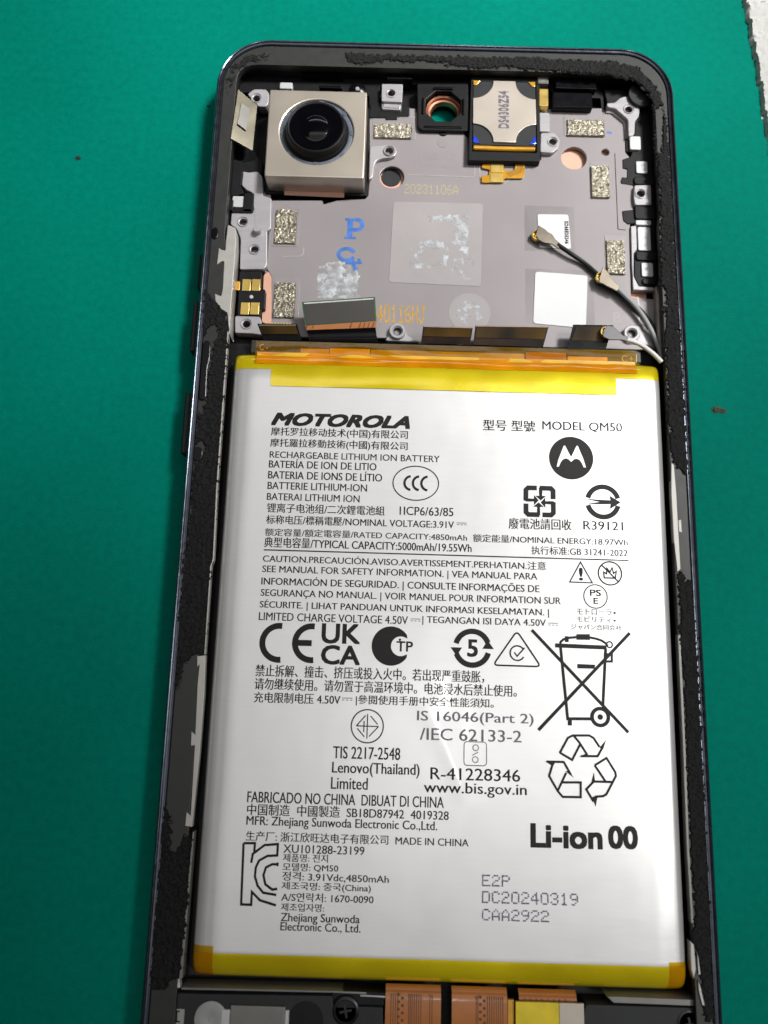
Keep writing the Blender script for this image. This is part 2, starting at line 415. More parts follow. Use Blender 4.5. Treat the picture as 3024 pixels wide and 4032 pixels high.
o = mesh('work_mat', mv, [(3, 2, 1, 0), (4, 5, 6, 7), (0, 1, 5, 4), (1, 2, 6, 5), (2, 3, 7, 6), (3, 0, 4, 7)], 'mat_green', None, False)
tag(o, 'green rubber work mat lying under the opened phone', None, kind='structure')

# ------------------------------------------------------------------ the phone chassis
phone = thing('smartphone', 'opened smartphone chassis lying face down on the green mat, back cover removed', 'smartphone')
HW, HH, CRN = 36.55, 80.95, 8.6
def rrect(ins, n=14):
    r = CRN - ins; x, y = HW - ins, HH - ins; P = []
    for cx, cy, a in ((x - r, y - r, 0), (-x + r, y - r, 90), (-x + r, -y + r, 180), (x - r, -y + r, 270)):
        for i in range(n + 1):
            t = math.radians(a + 90 * i / n); P.append((cx + r * math.cos(t), cy + r * math.sin(t)))
    return P
HOLE_F = (0.10, 71.55)                                      # front-camera opening, goes right through
prism('screen_glass', [rrect(1.0), circle(HOLE_F, 1.9)], 0.0, 1.0, 'glass', phone, .1)
prof = [(1.0, .55), (.45, .8), (.12, 1.6), (0, 2.6), (0, 4.4), (.10, 5.3), (.30, 5.95), (.50, 6.2), (.62, 6.25), (.72, 6.2), (.80, 6.0), (1.0, 5.95), (1.08, 6.02), (1.2, 6.02), (1.28, 5.9), (1.3, 5.5), (1.3, 1.0)]
v = []; f = []
rings = [rrect(i) for i, z in prof]; n = len(rings[0])
for (i, z), rg in zip(prof, rings): v += [(x, y, z) for x, y in rg]
for k in range(len(prof) - 1):
    for i in range(n):
        j = (i + 1) % n; f.append((k * n + i, k * n + j, (k + 1) * n + j, (k + 1) * n + i))
mesh('side_frame', v, f, 'rail', phone)
# rim shelf with its opening
INNER = round_poly([(-32.0, -76.5), (33.05, -76.5), (33.05, 50), (33.3, 52), (33.3, 76.15), (-33.2, 76.15), (-33.2, 45), (-32.0, 42)], 3.2, 5)
prism('rim', [rrect(1.32), INNER], 4.6, 5.85, 'rim', phone, .08)
prism('inner_wall', [rrect(1.4), round_poly([(-32.3, -76.5), (33.3, -76.5), (33.4, 76.4), (-33.4, 76.4)], 3., 4)], 1.05, 4.5, 'black', phone, .05)
prism('pocket_floor', [rrect(3.0), circle(HOLE_F, 2.3)], 1.05, 1.5, 'black', phone, .05)

# side keys on the left edge
for k, (y0, y1, x) in enumerate((((-37.50, 43.31)[1], (-37.06, 37.62)[1], .55), ((-37.42, 35.48)[1], (-37.01, 27.45)[1], .85), ((-37.13, 21.00)[1], (-37.10, 11.68)[1], .95))):
    ym, yh = (y0 + y1) / 2, abs(y1 - y0) / 2
    key = prism('side_key', rect((-HW - x, ym - yh), (-HW + .6, ym + yh), .25), 2.6, 4.9, 'black', phone, .25)

# aluminium mid plate
PLATE = [(-11.92, 69.19), (-9.39, 69.27), (-9.31, 68.93), (-7.45, 68.98), (-7.42, 69.61), (-5.53, 69.66), (-5.52, 71.25), (-4.52, 71.11), (-4.20, 70.04), (-4.15, 67.51), (-3.70, 67.13)] + [(-4.13, 67.24), (-1.03, 67.24), (3.32, 66.81), (3.92, 66.09), (4.16, 62.29), (5.51, 62.11), (15.74, 62.41), (15.86, 71.70), (18.04, 71.77), (18.60, 72.16), (21.33, 72.11), (21.45, 71.49), (23.78, 71.56), (23.93, 72.06), (25.92, 72.12), (26.36, 71.39), (27.45, 71.26), (29.18, 69.91), (29.53, 69.00), (29.35, 63.78), (29.94, 60.47), (29.62, 51.57)] + [(29.44, 49.81), (29.32, 38.96), (32.94, 38.79), (33.04, 35.17), (33.24, 30.79), (30.04, 30.42), (-3.16, 30.42)] + [(-4.19, 31.35), (-7.91, 31.24), (-20.25, 31.01), (-27.00, 30.94), (-27.73, 31.42), (-25.72, 32.98), (-26.17, 40.84), (-26.44, 41.35), (-26.95, 42.11), (-27.12, 53.17)] + [(-26.80, 53.94), (-18.94, 54.17), (-18.67, 53.50), (-16.52, 54.24), (-12.18, 54.63), (-11.71, 55.19), (-11.56, 57.90), (-11.76, 64.21)]
prism('midframe_plate', [PLATE, circle((21.00, 62.87), 2.02), circle((26.07, 64.08), .62, 24), circle((-8.04, 58.60), 1.95), ], 2.3, 3.0, 'plate', phone, .10)
prism('battery_pocket', rect((-31.6, -58), (32.8, 27.0)), 1.55, 1.75, 'darkgrey', phone, .02)
under = prism('copper_shield', rect((-12, 34), (32, 66), 1), 1.55, 2.05, 'copper', phone, .05)
lathe('dark_well', (-8.17, 59.12), [(1.6, 2.06), (1.55, 2.12), (.001, 2.12)], 'darkgrey', phone)

def boss(c, r=1.25, z=4.0, base=3.0, hr=.62, m='plate_hi'):
    b = lathe('screw_boss', c, [(r, base), (r, z - .12), (r - .1, z), (hr + .22, z), (hr + .06, z - .18), (hr, z - .25)], m, phone)
    pr = [(hr, z - .25)]
    for k in range(5):
        pr += [(hr - .10, z - .38 - k * .24), (hr, z - .49 - k * .24)]
    pr += [(.001, z - 1.45)]
    lathe('threaded_hole', c, pr, 'hole', b, 24)
    return b
# raised machined pieces of the frame
prism('corner_block', [round_poly([(-31.74, 72.32), (-30.73, 73.26), (-28.75, 73.26), (-28.23, 72.48), (-28.27, 70.64), (-28.69, 70.09), (-29.92, 70.11), (-30.33, 70.72)], .3), circle((-30.25, 71.58), .58, 20)], 2.0, 3.9, 'plate_hi', phone, .1)
boss((-30.25, 71.58), .95, 4.05, 3.6)
prism('white_stop', rect(*[(-26.59, 74.57), (-24.55, 73.44)], .2), 2.0, 4.0, 'white_block', phone, .08)
prism('bracket', [round_poly([(-10.09, 74.60), (-6.67, 74.65), (-6.74, 71.30), (-10.04, 71.37)], .2), circle((-8.51, 72.89), .58, 20)], 2.2, 4.2, 'plate_hi', phone, .1)
prism('bracket_lip', round_poly([(-10.06, 71.78), (-6.79, 71.74), (-6.85, 70.21), (-10.06, 70.29)], .25), 2.2, 3.75, 'plate_hi', phone, .35)
boss((-8.51, 72.89), .75, 4.3, 4.1)
prism('screw_tongue', [round_poly([(-11.67, 63.48), (-9.77, 63.67), (-8.80, 63.98), (-7.70, 63.59), (-7.31, 62.78), (-7.58, 61.95), (-8.49, 61.51), (-9.71, 61.42), (-10.62, 60.90), (-10.88, 60.08), (-11.06, 58.03), (-11.63, 57.48)], .6), circle((-8.58, 62.68), .58, 20)], 2.3, 3.75, 'plate_hi', phone, .12)
boss((-8.58, 62.68), .95, 4.0, 3.7)
prism('screw_arm', [round_poly([(26.21, 72.26), (27.58, 72.39), (28.42, 73.30), (29.56, 73.68), (30.76, 73.02), (31.51, 71.29), (31.36, 70.02), (30.72, 69.19), (30.53, 66.66), (29.54, 66.22), (29.57, 69.34), (27.55, 71.36), (26.33, 71.56)], .35), circle((29.75, 71.21), .58, 20)], 2.2, 4.0, 'plate_hi', phone, .12)
boss((29.75, 71.21), .9, 4.12, 3.9)
prism('step_wall', round_poly([(26.35, 72.23), (27.77, 71.99), (29.85, 70.07), (29.84, 66.76), (29.21, 66.24), (29.05, 69.23), (27.19, 70.99), (26.17, 71.01)], .3), 2.3, 3.35, 'plate', phone, .3)
prism('ear_block', [round_poly([(15.56, 66.60), (17.77, 66.66), (18.61, 65.53), (18.40, 64.01), (17.44, 63.07), (15.44, 63.13)], .3), circle((17.45, 65.05), .58, 20)], 2.3, 3.9, 'plate_hi', phone, .12)
prism('ear_block_upper', rect(*[(15.47, 70.66), (17.11, 67.17)], .2), 2.3, 3.5, 'plate_hi', phone, .15)
boss((17.45, 65.05), .85, 4.02, 3.8)
# left machined block with three tapped holes and a locating post
prism('key_bracket', [round_poly([(-32.94, 51.16), (-31.48, 51.52), (-29.66, 51.17), (-29.37, 52.38), (-27.48, 52.83), (-26.87, 42.37), (-27.30, 41.71), (-31.02, 41.55), (-31.22, 46.78), (-32.00, 48.47), (-32.95, 49.10)], .3), circle((-31.03, 49.62), .58, 20), circle((-28.95, 44.97), .58, 20)], 2.0, 3.7, 'plate_hi', phone, .12)
prism('bracket_base', [(-33.02, 51.53), (-29.79, 51.89), (-29.85, 54.84), (-27.25, 55.99), (-26.43, 41.76), (-30.92, 41.63), (-31.38, 46.82)], 1.8, 2.6, 'plate_hi', phone, .1)
prism('bracket_arm', round_poly([(-31.57, 58.46), (-30.70, 58.27), (-29.26, 58.47), (-28.48, 57.60), (-28.16, 54.24), (-26.82, 53.88), (-26.63, 48.58), (-27.20, 48.17), (-29.11, 48.11), (-29.46, 51.80), (-29.88, 54.73), (-30.88, 55.23), (-31.65, 56.02)], .3), 2.0, 3.73, 'plate_hi', phone, .12)
prism('key_bracket_foot', [round_poly([(-31.26, 33.86), (-27.42, 33.85), (-26.98, 32.36), (-26.89, 30.83), (-28.52, 31.08), (-31.08, 31.10)], .3), circle((-29.41, 32.57), .58, 20)], 2.0, 3.7, 'plate_hi', phone, .12)
for c in ((-31.03, 49.62), (-28.95, 44.97), (-29.41, 32.57)): boss(c, .9, 3.85, 3.65)
lathe('locating_post', (-28.62, 47.91), [(.95, 3.66), (.95, 3.74), (.62, 3.76), (.6, 4.6), (.5, 4.75), (.001, 4.75)], 'plate_hi', phone)
prism('copper_strip', round_poly([(-27.43, 41.12), (-26.94, 41.65), (-26.11, 41.62), (-25.67, 40.91), (-25.50, 33.03), (-27.27, 33.23)], .5), 2.05, 2.9, 'copper', phone, .05)
# tapped hole by the battery edge and at the lower right
prism('boss_foot', [round_poly([(-8.41, 30.68), (-7.80, 31.56), (-7.45, 33.07), (-6.81, 33.53), (-5.76, 33.49), (-5.28, 32.75), (-5.02, 31.64), (-3.73, 31.06), (-3.03, 30.58)], .5), circle((-6.50, 32.06), .58, 20)], 2.2, 3.3, 'plate_hi', phone, .15)
boss((-6.50, 32.06), 1.25, 3.9, 3.2)
prism('corner_foot', [round_poly([(27.84, 32.83), (28.29, 33.89), (29.29, 34.37), (30.54, 34.26), (30.78, 33.22), (32.78, 34.47), (32.75, 32.08), (33.33, 30.91), (30.28, 31.11), (27.93, 31.34)], .5), circle((28.97, 32.71), .58, 20)], 2.2, 3.2, 'plate_hi', phone, .2)
boss((28.97, 32.71), 1.25, 3.9, 3.1)
prism('cable_wall', round_poly([(32.78, 40.56), (34.14, 39.51), (33.74, 28.24), (33.30, 29.04), (32.63, 32.47), (32.82, 38.88)], .3), 2.2, 4.2, 'wall_metal', phone, .3)
# pale stamped side tab with dovetails and side inlays in the rim
TAB = [(-32.80, 47.67), (-31.59, 47.14), (-31.38, 44.63), (-31.37, 40.32), (-31.45, 33.61), (-31.32, 29.70), (-31.66, 31.40), (-31.92, 33.22), (-32.88, 33.81), (-33.81, 35.02), (-34.01, 36.25), (-33.49, 36.02), (-33.02, 35.83), (-32.87, 37.03), (-32.96, 41.54), (-33.31, 41.58), (-34.03, 40.95), (-33.93, 43.79), (-33.44, 43.42), (-32.90, 43.36), (-32.93, 45.10)]
prism('side_tab', round_poly(TAB, .15, 2), 3.2, 6.02, 'wall_metal', phone, .08)
INL = [(-32.56, -17.10), (-31.43, -16.94), (-31.24, -22.23), (-31.28, -29.79), (-31.48, -36.17), (-31.57, -38.94), (-32.47, -38.85), (-32.43, -37.16), (-31.86, -37.63), (-31.97, -29.81), (-31.98, -28.69), (-32.49, -28.83), (-32.58, -26.95), (-32.03, -27.44), (-32.23, -20.72), (-32.16, -18.13), (-32.45, -18.53)]
prism('metal_inlay', INL, 5.0, 5.98, 'wall_metal', phone, .04)
prism('metal_inlay', [(33.17, 12.06), (33.51, 11.63), (33.66, 7.37), (33.74, -3.27), (33.30, -3.70), (33.02, 0.91), (32.96, 7.35)], 5.0, 5.98, 'wall_metal', phone, .04)
prism('metal_inlay', [(33.75, 3.60), (34.16, 3.71), (34.19, 1.90), (33.80, 2.00)], 5.0, 5.98, 'wall_metal', phone, .04)
prism('metal_edge', [(-31.70, 30.28), (-31.49, 30.28), (-31.47, 6.38), (-31.23, -3.72), (-31.51, -4.80), (-31.46, -16.81), (-31.62, -16.82), (-31.70, -4.81), (-31.42, -3.72), (-31.66, 6.37)], 5.0, 6.05, 'wall_metal', phone, .04)
prism('metal_edge', [(-31.45, -39.58), (-31.27, -39.57), (-31.41, -56.92), (-31.82, -56.93)], 4.5, 5.9, 'grey_block', phone, .04)
prism('metal_edge', [(32.96, -12.38), (33.30, -12.37), (33.29, -26.27), (33.14, -39.47), (33.26, -48.72), (32.94, -48.73), (32.82, -39.48), (32.96, -26.28)], 4.8, 5.93, 'grey_block', phone, .04)
prism('metal_edge', [(32.66, -50.80), (33.13, -51.19), (33.27, -54.03), (32.92, -55.25), (32.61, -54.05)], 4.8, 6.0, 'wall_metal', phone, .1)
prism('metal_edge', [(33.42, -51.76), (33.62, -52.98), (33.76, -54.59), (33.48, -54.70)], 5.0, 6.1, 'wall_metal', phone, .05)
prism('metal_edge', [(33.39, -55.31), (33.68, -56.00), (34.11, -58.18), (33.79, -58.09), (33.43, -56.61)], 5.0, 6.1, 'wall_metal', phone, .05)
prism('metal_edge', round_poly([(-32.76, -57.55), (-31.88, -57.02), (-31.63, -58.11), (-32.63, -58.24)], .1), 4.5, 5.7, 'white_block', phone, .1)
# black mouldings along the top
TOPW = rect((-33.0, 73.6), (33.0, 76.4))
prism('top_moulding', round_poly([(-33.58, 73.17), (-33.46, 75.17), (-32.35, 77.22), (-30.40, 77.99), (1.03, 78.20), (23.93, 77.53), (26.05, 74.92), (26.06, 70.57), (25.67, 71.33), (25.48, 73.97), (17.86, 74.06), (17.08, 76.54), (-3.91, 75.75), (-10.37, 75.62), (-10.49, 71.30), (-12.08, 70.97), (-12.16, 73.37), (-28.13, 73.33), (-31.12, 73.53)], .3), 1.6, 3.0, 'black', phone, .1)
for bx in ([(-22.20, 77.02), (-16.34, 76.41)], [(-23.29, 76.01), (-16.33, 75.79)], [(-20.22, 73.96), (-16.48, 73.50)], [(-9.39, 76.16), (-5.17, 75.54)], [(6.59, 76.64), (13.24, 76.05)], [(17.95, 76.69), (24.57, 74.54)], [(17.46, 73.85), (23.88, 71.10)]):
    prism('top_rib', rect(*bx, .15), 2.0, 4.3, 'black_gloss', phone, .18)
lathe('microphone_dome', (-14.06, 74.23), [(1.4, 3.0), (1.35, 3.2), (.8, 3.5), (.35, 3.6), (.3, 3.9), (.001, 3.95)], 'black_gloss', phone)
lathe('microphone_tip', (-14.03, 73.75), [(.38, 3.9), (.3, 4.05), (.001, 4.1)], 'disc', phone)
prism('corner_moulding', round_poly([(26.03, 75.26), (29.18, 75.35), (30.79, 74.46), (32.07, 72.31), (31.84, 69.82), (30.87, 69.18), (29.57, 70.69), (28.77, 71.28), (26.62, 72.15)], .3), 2.0, 3.4, 'black', phone, .1)
lathe('round_pad', (31.84, 73.65), [(2.2, 4.0), (2.2, 4.5), (2.1, 4.6), (.001, 4.6)], 'darkgrey', phone)
prism('notch_moulding', round_poly([(-11.87, 71.64), (-10.14, 71.97), (-9.97, 70.56), (-6.75, 70.51), (-6.27, 71.52), (-5.57, 71.25), (-5.54, 69.56), (-7.47, 69.50), (-7.45, 68.88), (-9.30, 68.83), (-9.31, 69.16), (-11.91, 69.09)], .15), 2.0, 3.25, 'black', phone, .08)
# right-hand black moulding with silver windows
prism('side_moulding', round_poly([(29.35, 66.44), (30.80, 67.28), (31.00, 69.83), (31.75, 70.90), (32.42, 75.02), (34.33, 73.90), (34.23, 61.90), (34.35, 52.99), (34.08, 42.18), (32.95, 40.77), (30.52, 40.81), (29.86, 42.27), (29.95, 46.33), (30.50, 47.00), (30.65, 51.02), (30.29, 51.44), (29.04, 51.34), (28.46, 51.94), (28.32, 53.58), (30.22, 53.86), (30.31, 58.15), (28.38, 58.31), (28.26, 58.91), (28.56, 59.60), (29.31, 59.39), (29.37, 61.08), (28.67, 61.11), (28.72, 62.76), (29.95, 63.14), (30.32, 64.06), (29.28, 64.14)], .2), 1.8, 3.22, 'black', phone, .1)
for bx, z in (([(29.81, 66.59), (31.58, 64.18)], 3.7), ([(30.73, 62.26), (32.55, 60.11)], 3.5), ([(30.27, 51.82), (32.69, 50.98)], 3.6), ([(30.54, 50.72), (32.55, 46.67)], 3.5), ([(30.92, 44.61), (32.72, 42.28)], 3.5)):
    prism('frame_window', rect(*bx, .3), 2.3, z, 'white_block', phone, .1)
prism('screw_block', [round_poly([(30.23, 57.71), (32.82, 57.85), (32.78, 54.36), (30.20, 54.22), (30.05, 55.49)], .3), circle((31.14, 56.23), .58, 20)], 2.3, 3.85, 'plate_hi', phone, .1)
boss((31.14, 56.23), .8, 4.0, 3.8)
prism('raised_land', round_poly([(27.55, 63.94), (29.17, 64.03), (29.89, 63.14), (28.72, 62.74), (28.67, 61.06), (29.37, 60.95), (29.32, 59.51), (28.52, 59.48), (28.24, 58.47), (30.27, 58.08), (30.12, 53.85), (28.32, 53.58), (28.46, 51.83), (29.14, 51.30), (29.00, 50.31), (27.62, 50.43)], .2), 2.9, 3.14, 'plate', phone, .06)
prism('raised_land', round_poly([(29.55, 50.86), (30.44, 50.95), (30.39, 46.88), (29.86, 46.22), (29.72, 42.37), (30.40, 40.70), (32.78, 40.56), (32.85, 40.01), (29.52, 40.04), (29.47, 44.06)], .2), 2.4, 3.4, 'plate_hi', phone, .1)
for bx in ([(30.29, 59.48), (33.93, 58.13)], [(30.21, 54.37), (33.68, 52.05)], [(30.15, 46.49), (33.61, 44.98)], [(30.96, 42.03), (33.63, 40.95)]):
    prism('moulded_bar', rect(*bx, .5), 2.4, 3.55, 'black', phone, .15)
for bx in ([(-34.20, 53.26), (-32.76, 51.45)], [(-31.14, 54.49), (-29.54, 51.21)], [(-32.88, 51.77), (-29.72, 51.07)]):
    prism('moulded_bar', rect(*bx, .1), 2.0, 3.95, 'black', phone, .1)
prism('frame_window', rect(*[(-33.00, 54.17), (-30.70, 52.23)], .3), 2.0, 3.6, 'white_block', phone, .1)
prism('moulded_bar', round_poly([(-34.11, 61.06), (-32.12, 60.57), (-30.00, 61.73), (-28.71, 60.67), (-28.70, 58.48), (-31.75, 58.66), (-31.84, 56.22), (-31.27, 54.89), (-33.28, 54.29), (-33.82, 55.08)], .3), 2.0, 3.3, 'black', phone, .1)
# side-key contact board
kb = prism('key_contact', round_poly([(-31.00, 41.09), (-27.59, 41.18), (-27.49, 38.38), (-26.82, 38.15), (-26.78, 34.97), (-27.34, 34.96), (-27.39, 33.85), (-30.87, 33.88)], .25), 2.3, 3.9, 'black', phone, .1)
for bx in ([(-30.41, 39.80), (-29.14, 37.90)], [(-28.94, 39.84), (-27.67, 37.95)], [(-30.40, 35.95), (-29.13, 34.00)], [(-28.93, 35.99), (-27.62, 34.05)]):
    prism('gold_pad', rect(*bx, .06), 3.85, 3.97, 'gold', kb, .03)
lathe('white_dot', (-28.89, 36.90), [(.3, 3.9), (.28, 4.0), (.001, 4.02)], 'white_block', kb, 20)
prism('gold_tongue', rect(*[(-31.92, 39.41), (-30.75, 37.93)], .1), 3.6, 4.0, 'gold_flex', phone, .1)

# conductive foam pads, each on its backing film
for a, base in (([(-11.13, 67.98), (-5.04, 65.36)], [(-11.42, 69.26), (-4.60, 65.48)]), ([(-26.12, 52.20), (-22.74, 46.31)], [(-26.51, 53.13), (-22.31, 46.05)]), ([(-25.57, 39.77), (-22.28, 33.94)], [(-25.74, 40.70), (-21.71, 34.10)]),
                ([(19.94, 69.62), (25.95, 66.66)], [(19.52, 70.38), (26.21, 66.80)]), ([(23.55, 61.43), (26.48, 55.68)], [(23.57, 62.22), (26.90, 55.90)]), ([(25.62, 48.47), (28.51, 42.62)], [(25.48, 49.40), (28.83, 42.78)])):
    prism('pad_backing', rect(*base, .15), 3.0, 3.06, 'emboss', phone, .02)
    crust('foam_pad', [rect(*a, .12)], 3.08, .5, .11, 'gold_foam', phone, ragged=.07, hmin=.45)

# pad film, pasted patches and prints on the plate
pf = prism('pad_film', round_poly([(-7.66, 54.24), (6.45, 54.32), (6.14, 40.12), (-8.02, 40.41)], .6), 3.01, 3.06, 'haze_film', phone, .02)
crust('paste_residue', [[(-2.78, 52.08), (4.11, 52.05), (4.13, 48.78), (4.41, 45.62), (2.84, 45.00), (3.09, 47.31), (-3.47, 46.54), (-3.49, 47.55), (1.77, 47.56), (2.53, 50.77), (-2.50, 51.07)]], 3.07, .07, .12, 'paste', phone, ragged=.6, keep=-.12)
crust('paste_residue', [[(-4.90, 43.01), (-4.73, 46.14), (-2.84, 47.24), (0.98, 47.48), (1.03, 43.18), (-1.81, 42.84)]], 3.07, .06, .12, 'paste', phone, cut=[[(-3.74, 43.95), (-3.53, 45.65), (-1.87, 46.35), (0.40, 46.28), (0.31, 44.07), (-1.83, 43.62)]], ragged=.5, keep=-.25)
crust('paste_residue', [[(1.54, 44.67), (4.94, 44.77), (5.47, 42.22), (4.44, 40.78), (1.82, 42.68)]], 3.07, .06, .12, 'paste', phone, ragged=.7, keep=-.05)
crust('paste_residue', [[(-19.09, 42.55), (-17.51, 43.29), (-16.10, 43.85), (-13.94, 43.26), (-12.57, 41.49), (-12.85, 39.17), (-12.32, 37.53), (-18.91, 37.47)]], 3.01, .06, .14, 'paste', phone, ragged=.4, keep=-.45)
crust('paste_residue', [circle((4.47, 35.74), 2.1, 24)], 3.01, .05, .12, 'paste', phone, ragged=.6, keep=-.35)
prism('round_film', circle((4.47, 35.74), 3.2, 32), 3.005, 3.03, 'haze_film', phone, .01)
prism('clear_tape', rect(*[(13.02, 54.19), (20.83, 46.38)]), 3.005, 3.05, 'clear', phone, .01)
prism('clear_tape', rect(*[(13.04, 43.29), (23.61, 34.29)]), 3.005, 3.05, 'clear', phone, .01)
lb1 = prism('small_label', round_poly([(15.05, 52.66), (19.88, 52.74), (20.21, 46.88), (15.22, 46.94)], .35), 3.06, 3.12, 'white', phone, .02)
text('SD68E35246', [(19.28, 47.69), (19.83, 51.57)], 'ink', lb1, 3.13, turn=-90)
prism('large_label', round_poly([(14.60, 42.83), (22.67, 42.38), (22.20, 33.62), (14.18, 34.21)], .5), 3.06, 3.12, 'white', phone, .02)
zp = 3.012
# blue stamped letters (serif P, and a tilted Q)
P0, P1 = (-15.23, 47.62), (-12.13, 51.12); pw, ph = P1[0] - P0[0], P1[1] - P0[1]
def pp(x, y): return (P0[0] + x * pw, P0[1] + y * ph)
stroke_mesh('stamped_letter', [([pp(.28, .02), pp(.28, .98)], False, .85), ([pp(.0, .045), pp(.60, .045)], False, .38), ([pp(.02, .95), pp(.62, .95)], False, .42),
    ([pp(.55, .95)] + [pp(.62 + .28 * math.sin(a), .70 + .25 * math.cos(a)) for a in [i * math.pi / 10 for i in range(11)]] + [pp(.36, .45)], False, .62)], .5, zp, 'ink_blue', phone)
cq = (-14.72, 44.93)
stroke_mesh('stamped_letter', [(circle(cq, 1.25, 20, 20, 335, 1.0), False, .55), ([(cq[0] + .9, cq[1] - .9), (cq[0] + 1.4, cq[1] - 2.4)], False, .5), ([(cq[0] - .1, cq[1] - 1.5), (cq[0] + 2.3, cq[1] - 1.3)], False, .45), ([(cq[0] + 1.9, cq[1] - .7), (cq[0] + 2.35, cq[1] - 1.5)], False, .4), ([(cq[0] + 1.1, cq[1] - 2.5), (cq[0] + 1.8, cq[1] - 2.3)], False, .4)], .5, zp + .02, 'ink_blue', phone)
stroke_mesh('pen_mark', [([(26.40, 67.66), (26.81, 67.67), (27.21, 67.52)], False, .35)], .3, zp, 'ink_blue', phone)
dot_text('40116HJ', [(-9.73, 33.74), (-2.35, 36.63)], 'ink_gold', phone, zp, fat=1.1)
dot_text('20231106A', [(-6.01, 55.75), (2.55, 57.47)], 'ink_pale', phone, zp, fat=.8)
text('NIO  C', [(-3.44, 62.01), (1.94, 63.27)], 'emboss', phone, 3.02, name='embossed_text')
text('JYH NS-1', [(-4.38, 60.20), (2.87, 61.44)], 'emboss', phone, 3.02, name='embossed_text')
text('B+', [(26.47, 34.76), (29.10, 36.45)], 'emboss', phone, 3.02, name='embossed_text')
lathe('embossed_ring', (-0.05, 65.02), [(.85, 3.0), (.85, 3.05), (.001, 3.05)], 'emboss', phone)

for pts_ in ([(-24.70, 44.25), (-21.85, 44.44), (-21.44, 44.87), (-21.44, 45.91)], [(-5.47, 59.08), (5.09, 58.97)], [(5.14, 61.71), (5.12, 59.09)], [(27.82, 55.03), (27.89, 50.64), (29.07, 50.38)], [(5.84, 61.43), (6.01, 58.57), (6.20, 57.92), (9.81, 57.97), (13.58, 61.20), (13.54, 63.02)], [(-11.43, 69.40), (-4.69, 69.52), (-4.41, 65.49)], [(30.32, 34.54), (30.51, 36.21), (30.36, 38.99)], [(29.89, 40.24), (32.86, 40.05), (33.21, 39.08)]):
    stroke_mesh('pressed_edge', [(pts_, False, .16)], .16, 3.02, 'ridge', phone)
# front-camera housing: black box with an octagonal well, copper ring, through hole
hc = (HOLE_F[0] - .2, 71.0)
octo = [(hc[0] + 3.05 * math.cos(math.radians(22.5 + 45 * i)), hc[1] + .1 + 3.0 * math.sin(math.radians(22.5 + 45 * i))) for i in range(8)]
sh = prism('sensor_housing', [round_poly([(-4.40, 75.14), (3.92, 75.39), (4.10, 66.68), (-3.62, 66.65), (-4.13, 67.28)], .35), octo], 2.0, 3.8, 'black', phone, .15)
lathe('copper_ring', (HOLE_F[0], 70.85), [(3.1, 2.0), (2.95, 2.9), (2.55, 2.9), (2.5, 2.45), (2.2, 2.4), (2.1, 1.55)], 'copper_ring', sh)
for sgn in (-1, 1):
    prism('housing_rib', rect((hc[0] + sgn * 3.25 - .14, hc[1] - 1.5), (hc[0] + sgn * 3.25 + .14, hc[1] + 1.4), .08), 3.6, 4.1, 'black_gloss', sh, .1)
prism('housing_rib', rect((hc[0] - 1.6, hc[1] + 3.05), (hc[0] + 1.6, hc[1] + 3.4), .08), 3.6, 4.1, 'black_gloss', sh, .1)
prism('housing_step', rect(*[(-3.15, 67.37), (2.98, 66.99)], .1), 3.5, 3.95, 'black_gloss', sh, .1)
prism('housing_tail', circle((0.04, 66.97), .8, 20), 2.6, 3.2, 'black', sh, .1)
prism('gold_spring', rect(*[(15.16, 74.19), (16.74, 70.98)], .15), 3.0, 4.6, 'gold', phone, .2)
prism('spring_cap', rect(*[(15.05, 76.34), (16.80, 75.08)], .1), 3.0, 4.6, 'grey_block', phone, .15)

# torn black adhesive foam left on the rim
ZR = 5.86
crust('adhesive_residue', [[(-35.62, 37.14), (-34.62, 36.16), (-33.02, 33.98), (-31.83, 33.13), (-32.08, 32.24), (-31.58, 31.59), (-31.50, 28.32), (-31.52, 19.76), (-31.41, 12.47), (-31.51, 8.39), (-31.48, 2.39), (-31.42, -3.72), (-31.68, -9.14), (-31.52, -16.81), (-33.35, -17.13), (-34.42, -18.71), (-34.52, -20.78), (-35.35, -21.83), (-35.58, -11.92), (-35.75, -3.83), (-35.07, 0.31), (-35.09, 6.27), (-35.20, 10.32), (-35.24, 13.39), (-35.18, 16.51), (-35.02, 19.66), (-35.34, 27.12), (-35.51, 31.48), (-35.74, 35.90)]], ZR, .42, .14, 'foam', phone,
      cut=[[(-34.80, 30.19), (-33.95, 31.20), (-33.20, 30.67), (-33.21, 29.36), (-33.79, 27.60), (-34.01, 25.01), (-34.00, 20.74), (-34.17, 19.05), (-34.52, 16.94), (-35.20, 17.97), (-35.22, 19.65), (-35.26, 22.83), (-35.43, 28.21)], [(-35.18, 12.57), (-34.47, 13.62), (-33.60, 12.62), (-33.93, 11.79), (-34.15, 10.76), (-35.01, 10.32)]], ragged=.45)
crust('adhesive_residue', [[(-35.59, -36.04), (-34.74, -36.99), (-34.23, -39.14), (-34.20, -41.99), (-33.44, -41.97), (-32.33, -40.04), (-31.50, -39.30), (-31.49, -44.27), (-31.44, -51.21), (-31.76, -56.41), (-32.67, -57.33), (-33.57, -58.28), (-35.48, -58.34), (-35.60, -49.04), (-35.56, -40.84)]], ZR, .5, .14, 'foam', phone, ragged=.5)
crust('adhesive_residue', [[(-34.61, 70.61), (-33.88, 72.31), (-33.30, 74.57), (-31.45, 76.32), (-29.04, 76.96), (-28.10, 77.78), (-30.08, 78.07), (-32.03, 77.67), (-34.00, 75.96), (-34.84, 72.84), (-34.95, 70.88)]], ZR, .22, .15, 'foam', phone, ragged=.5, keep=-.2)
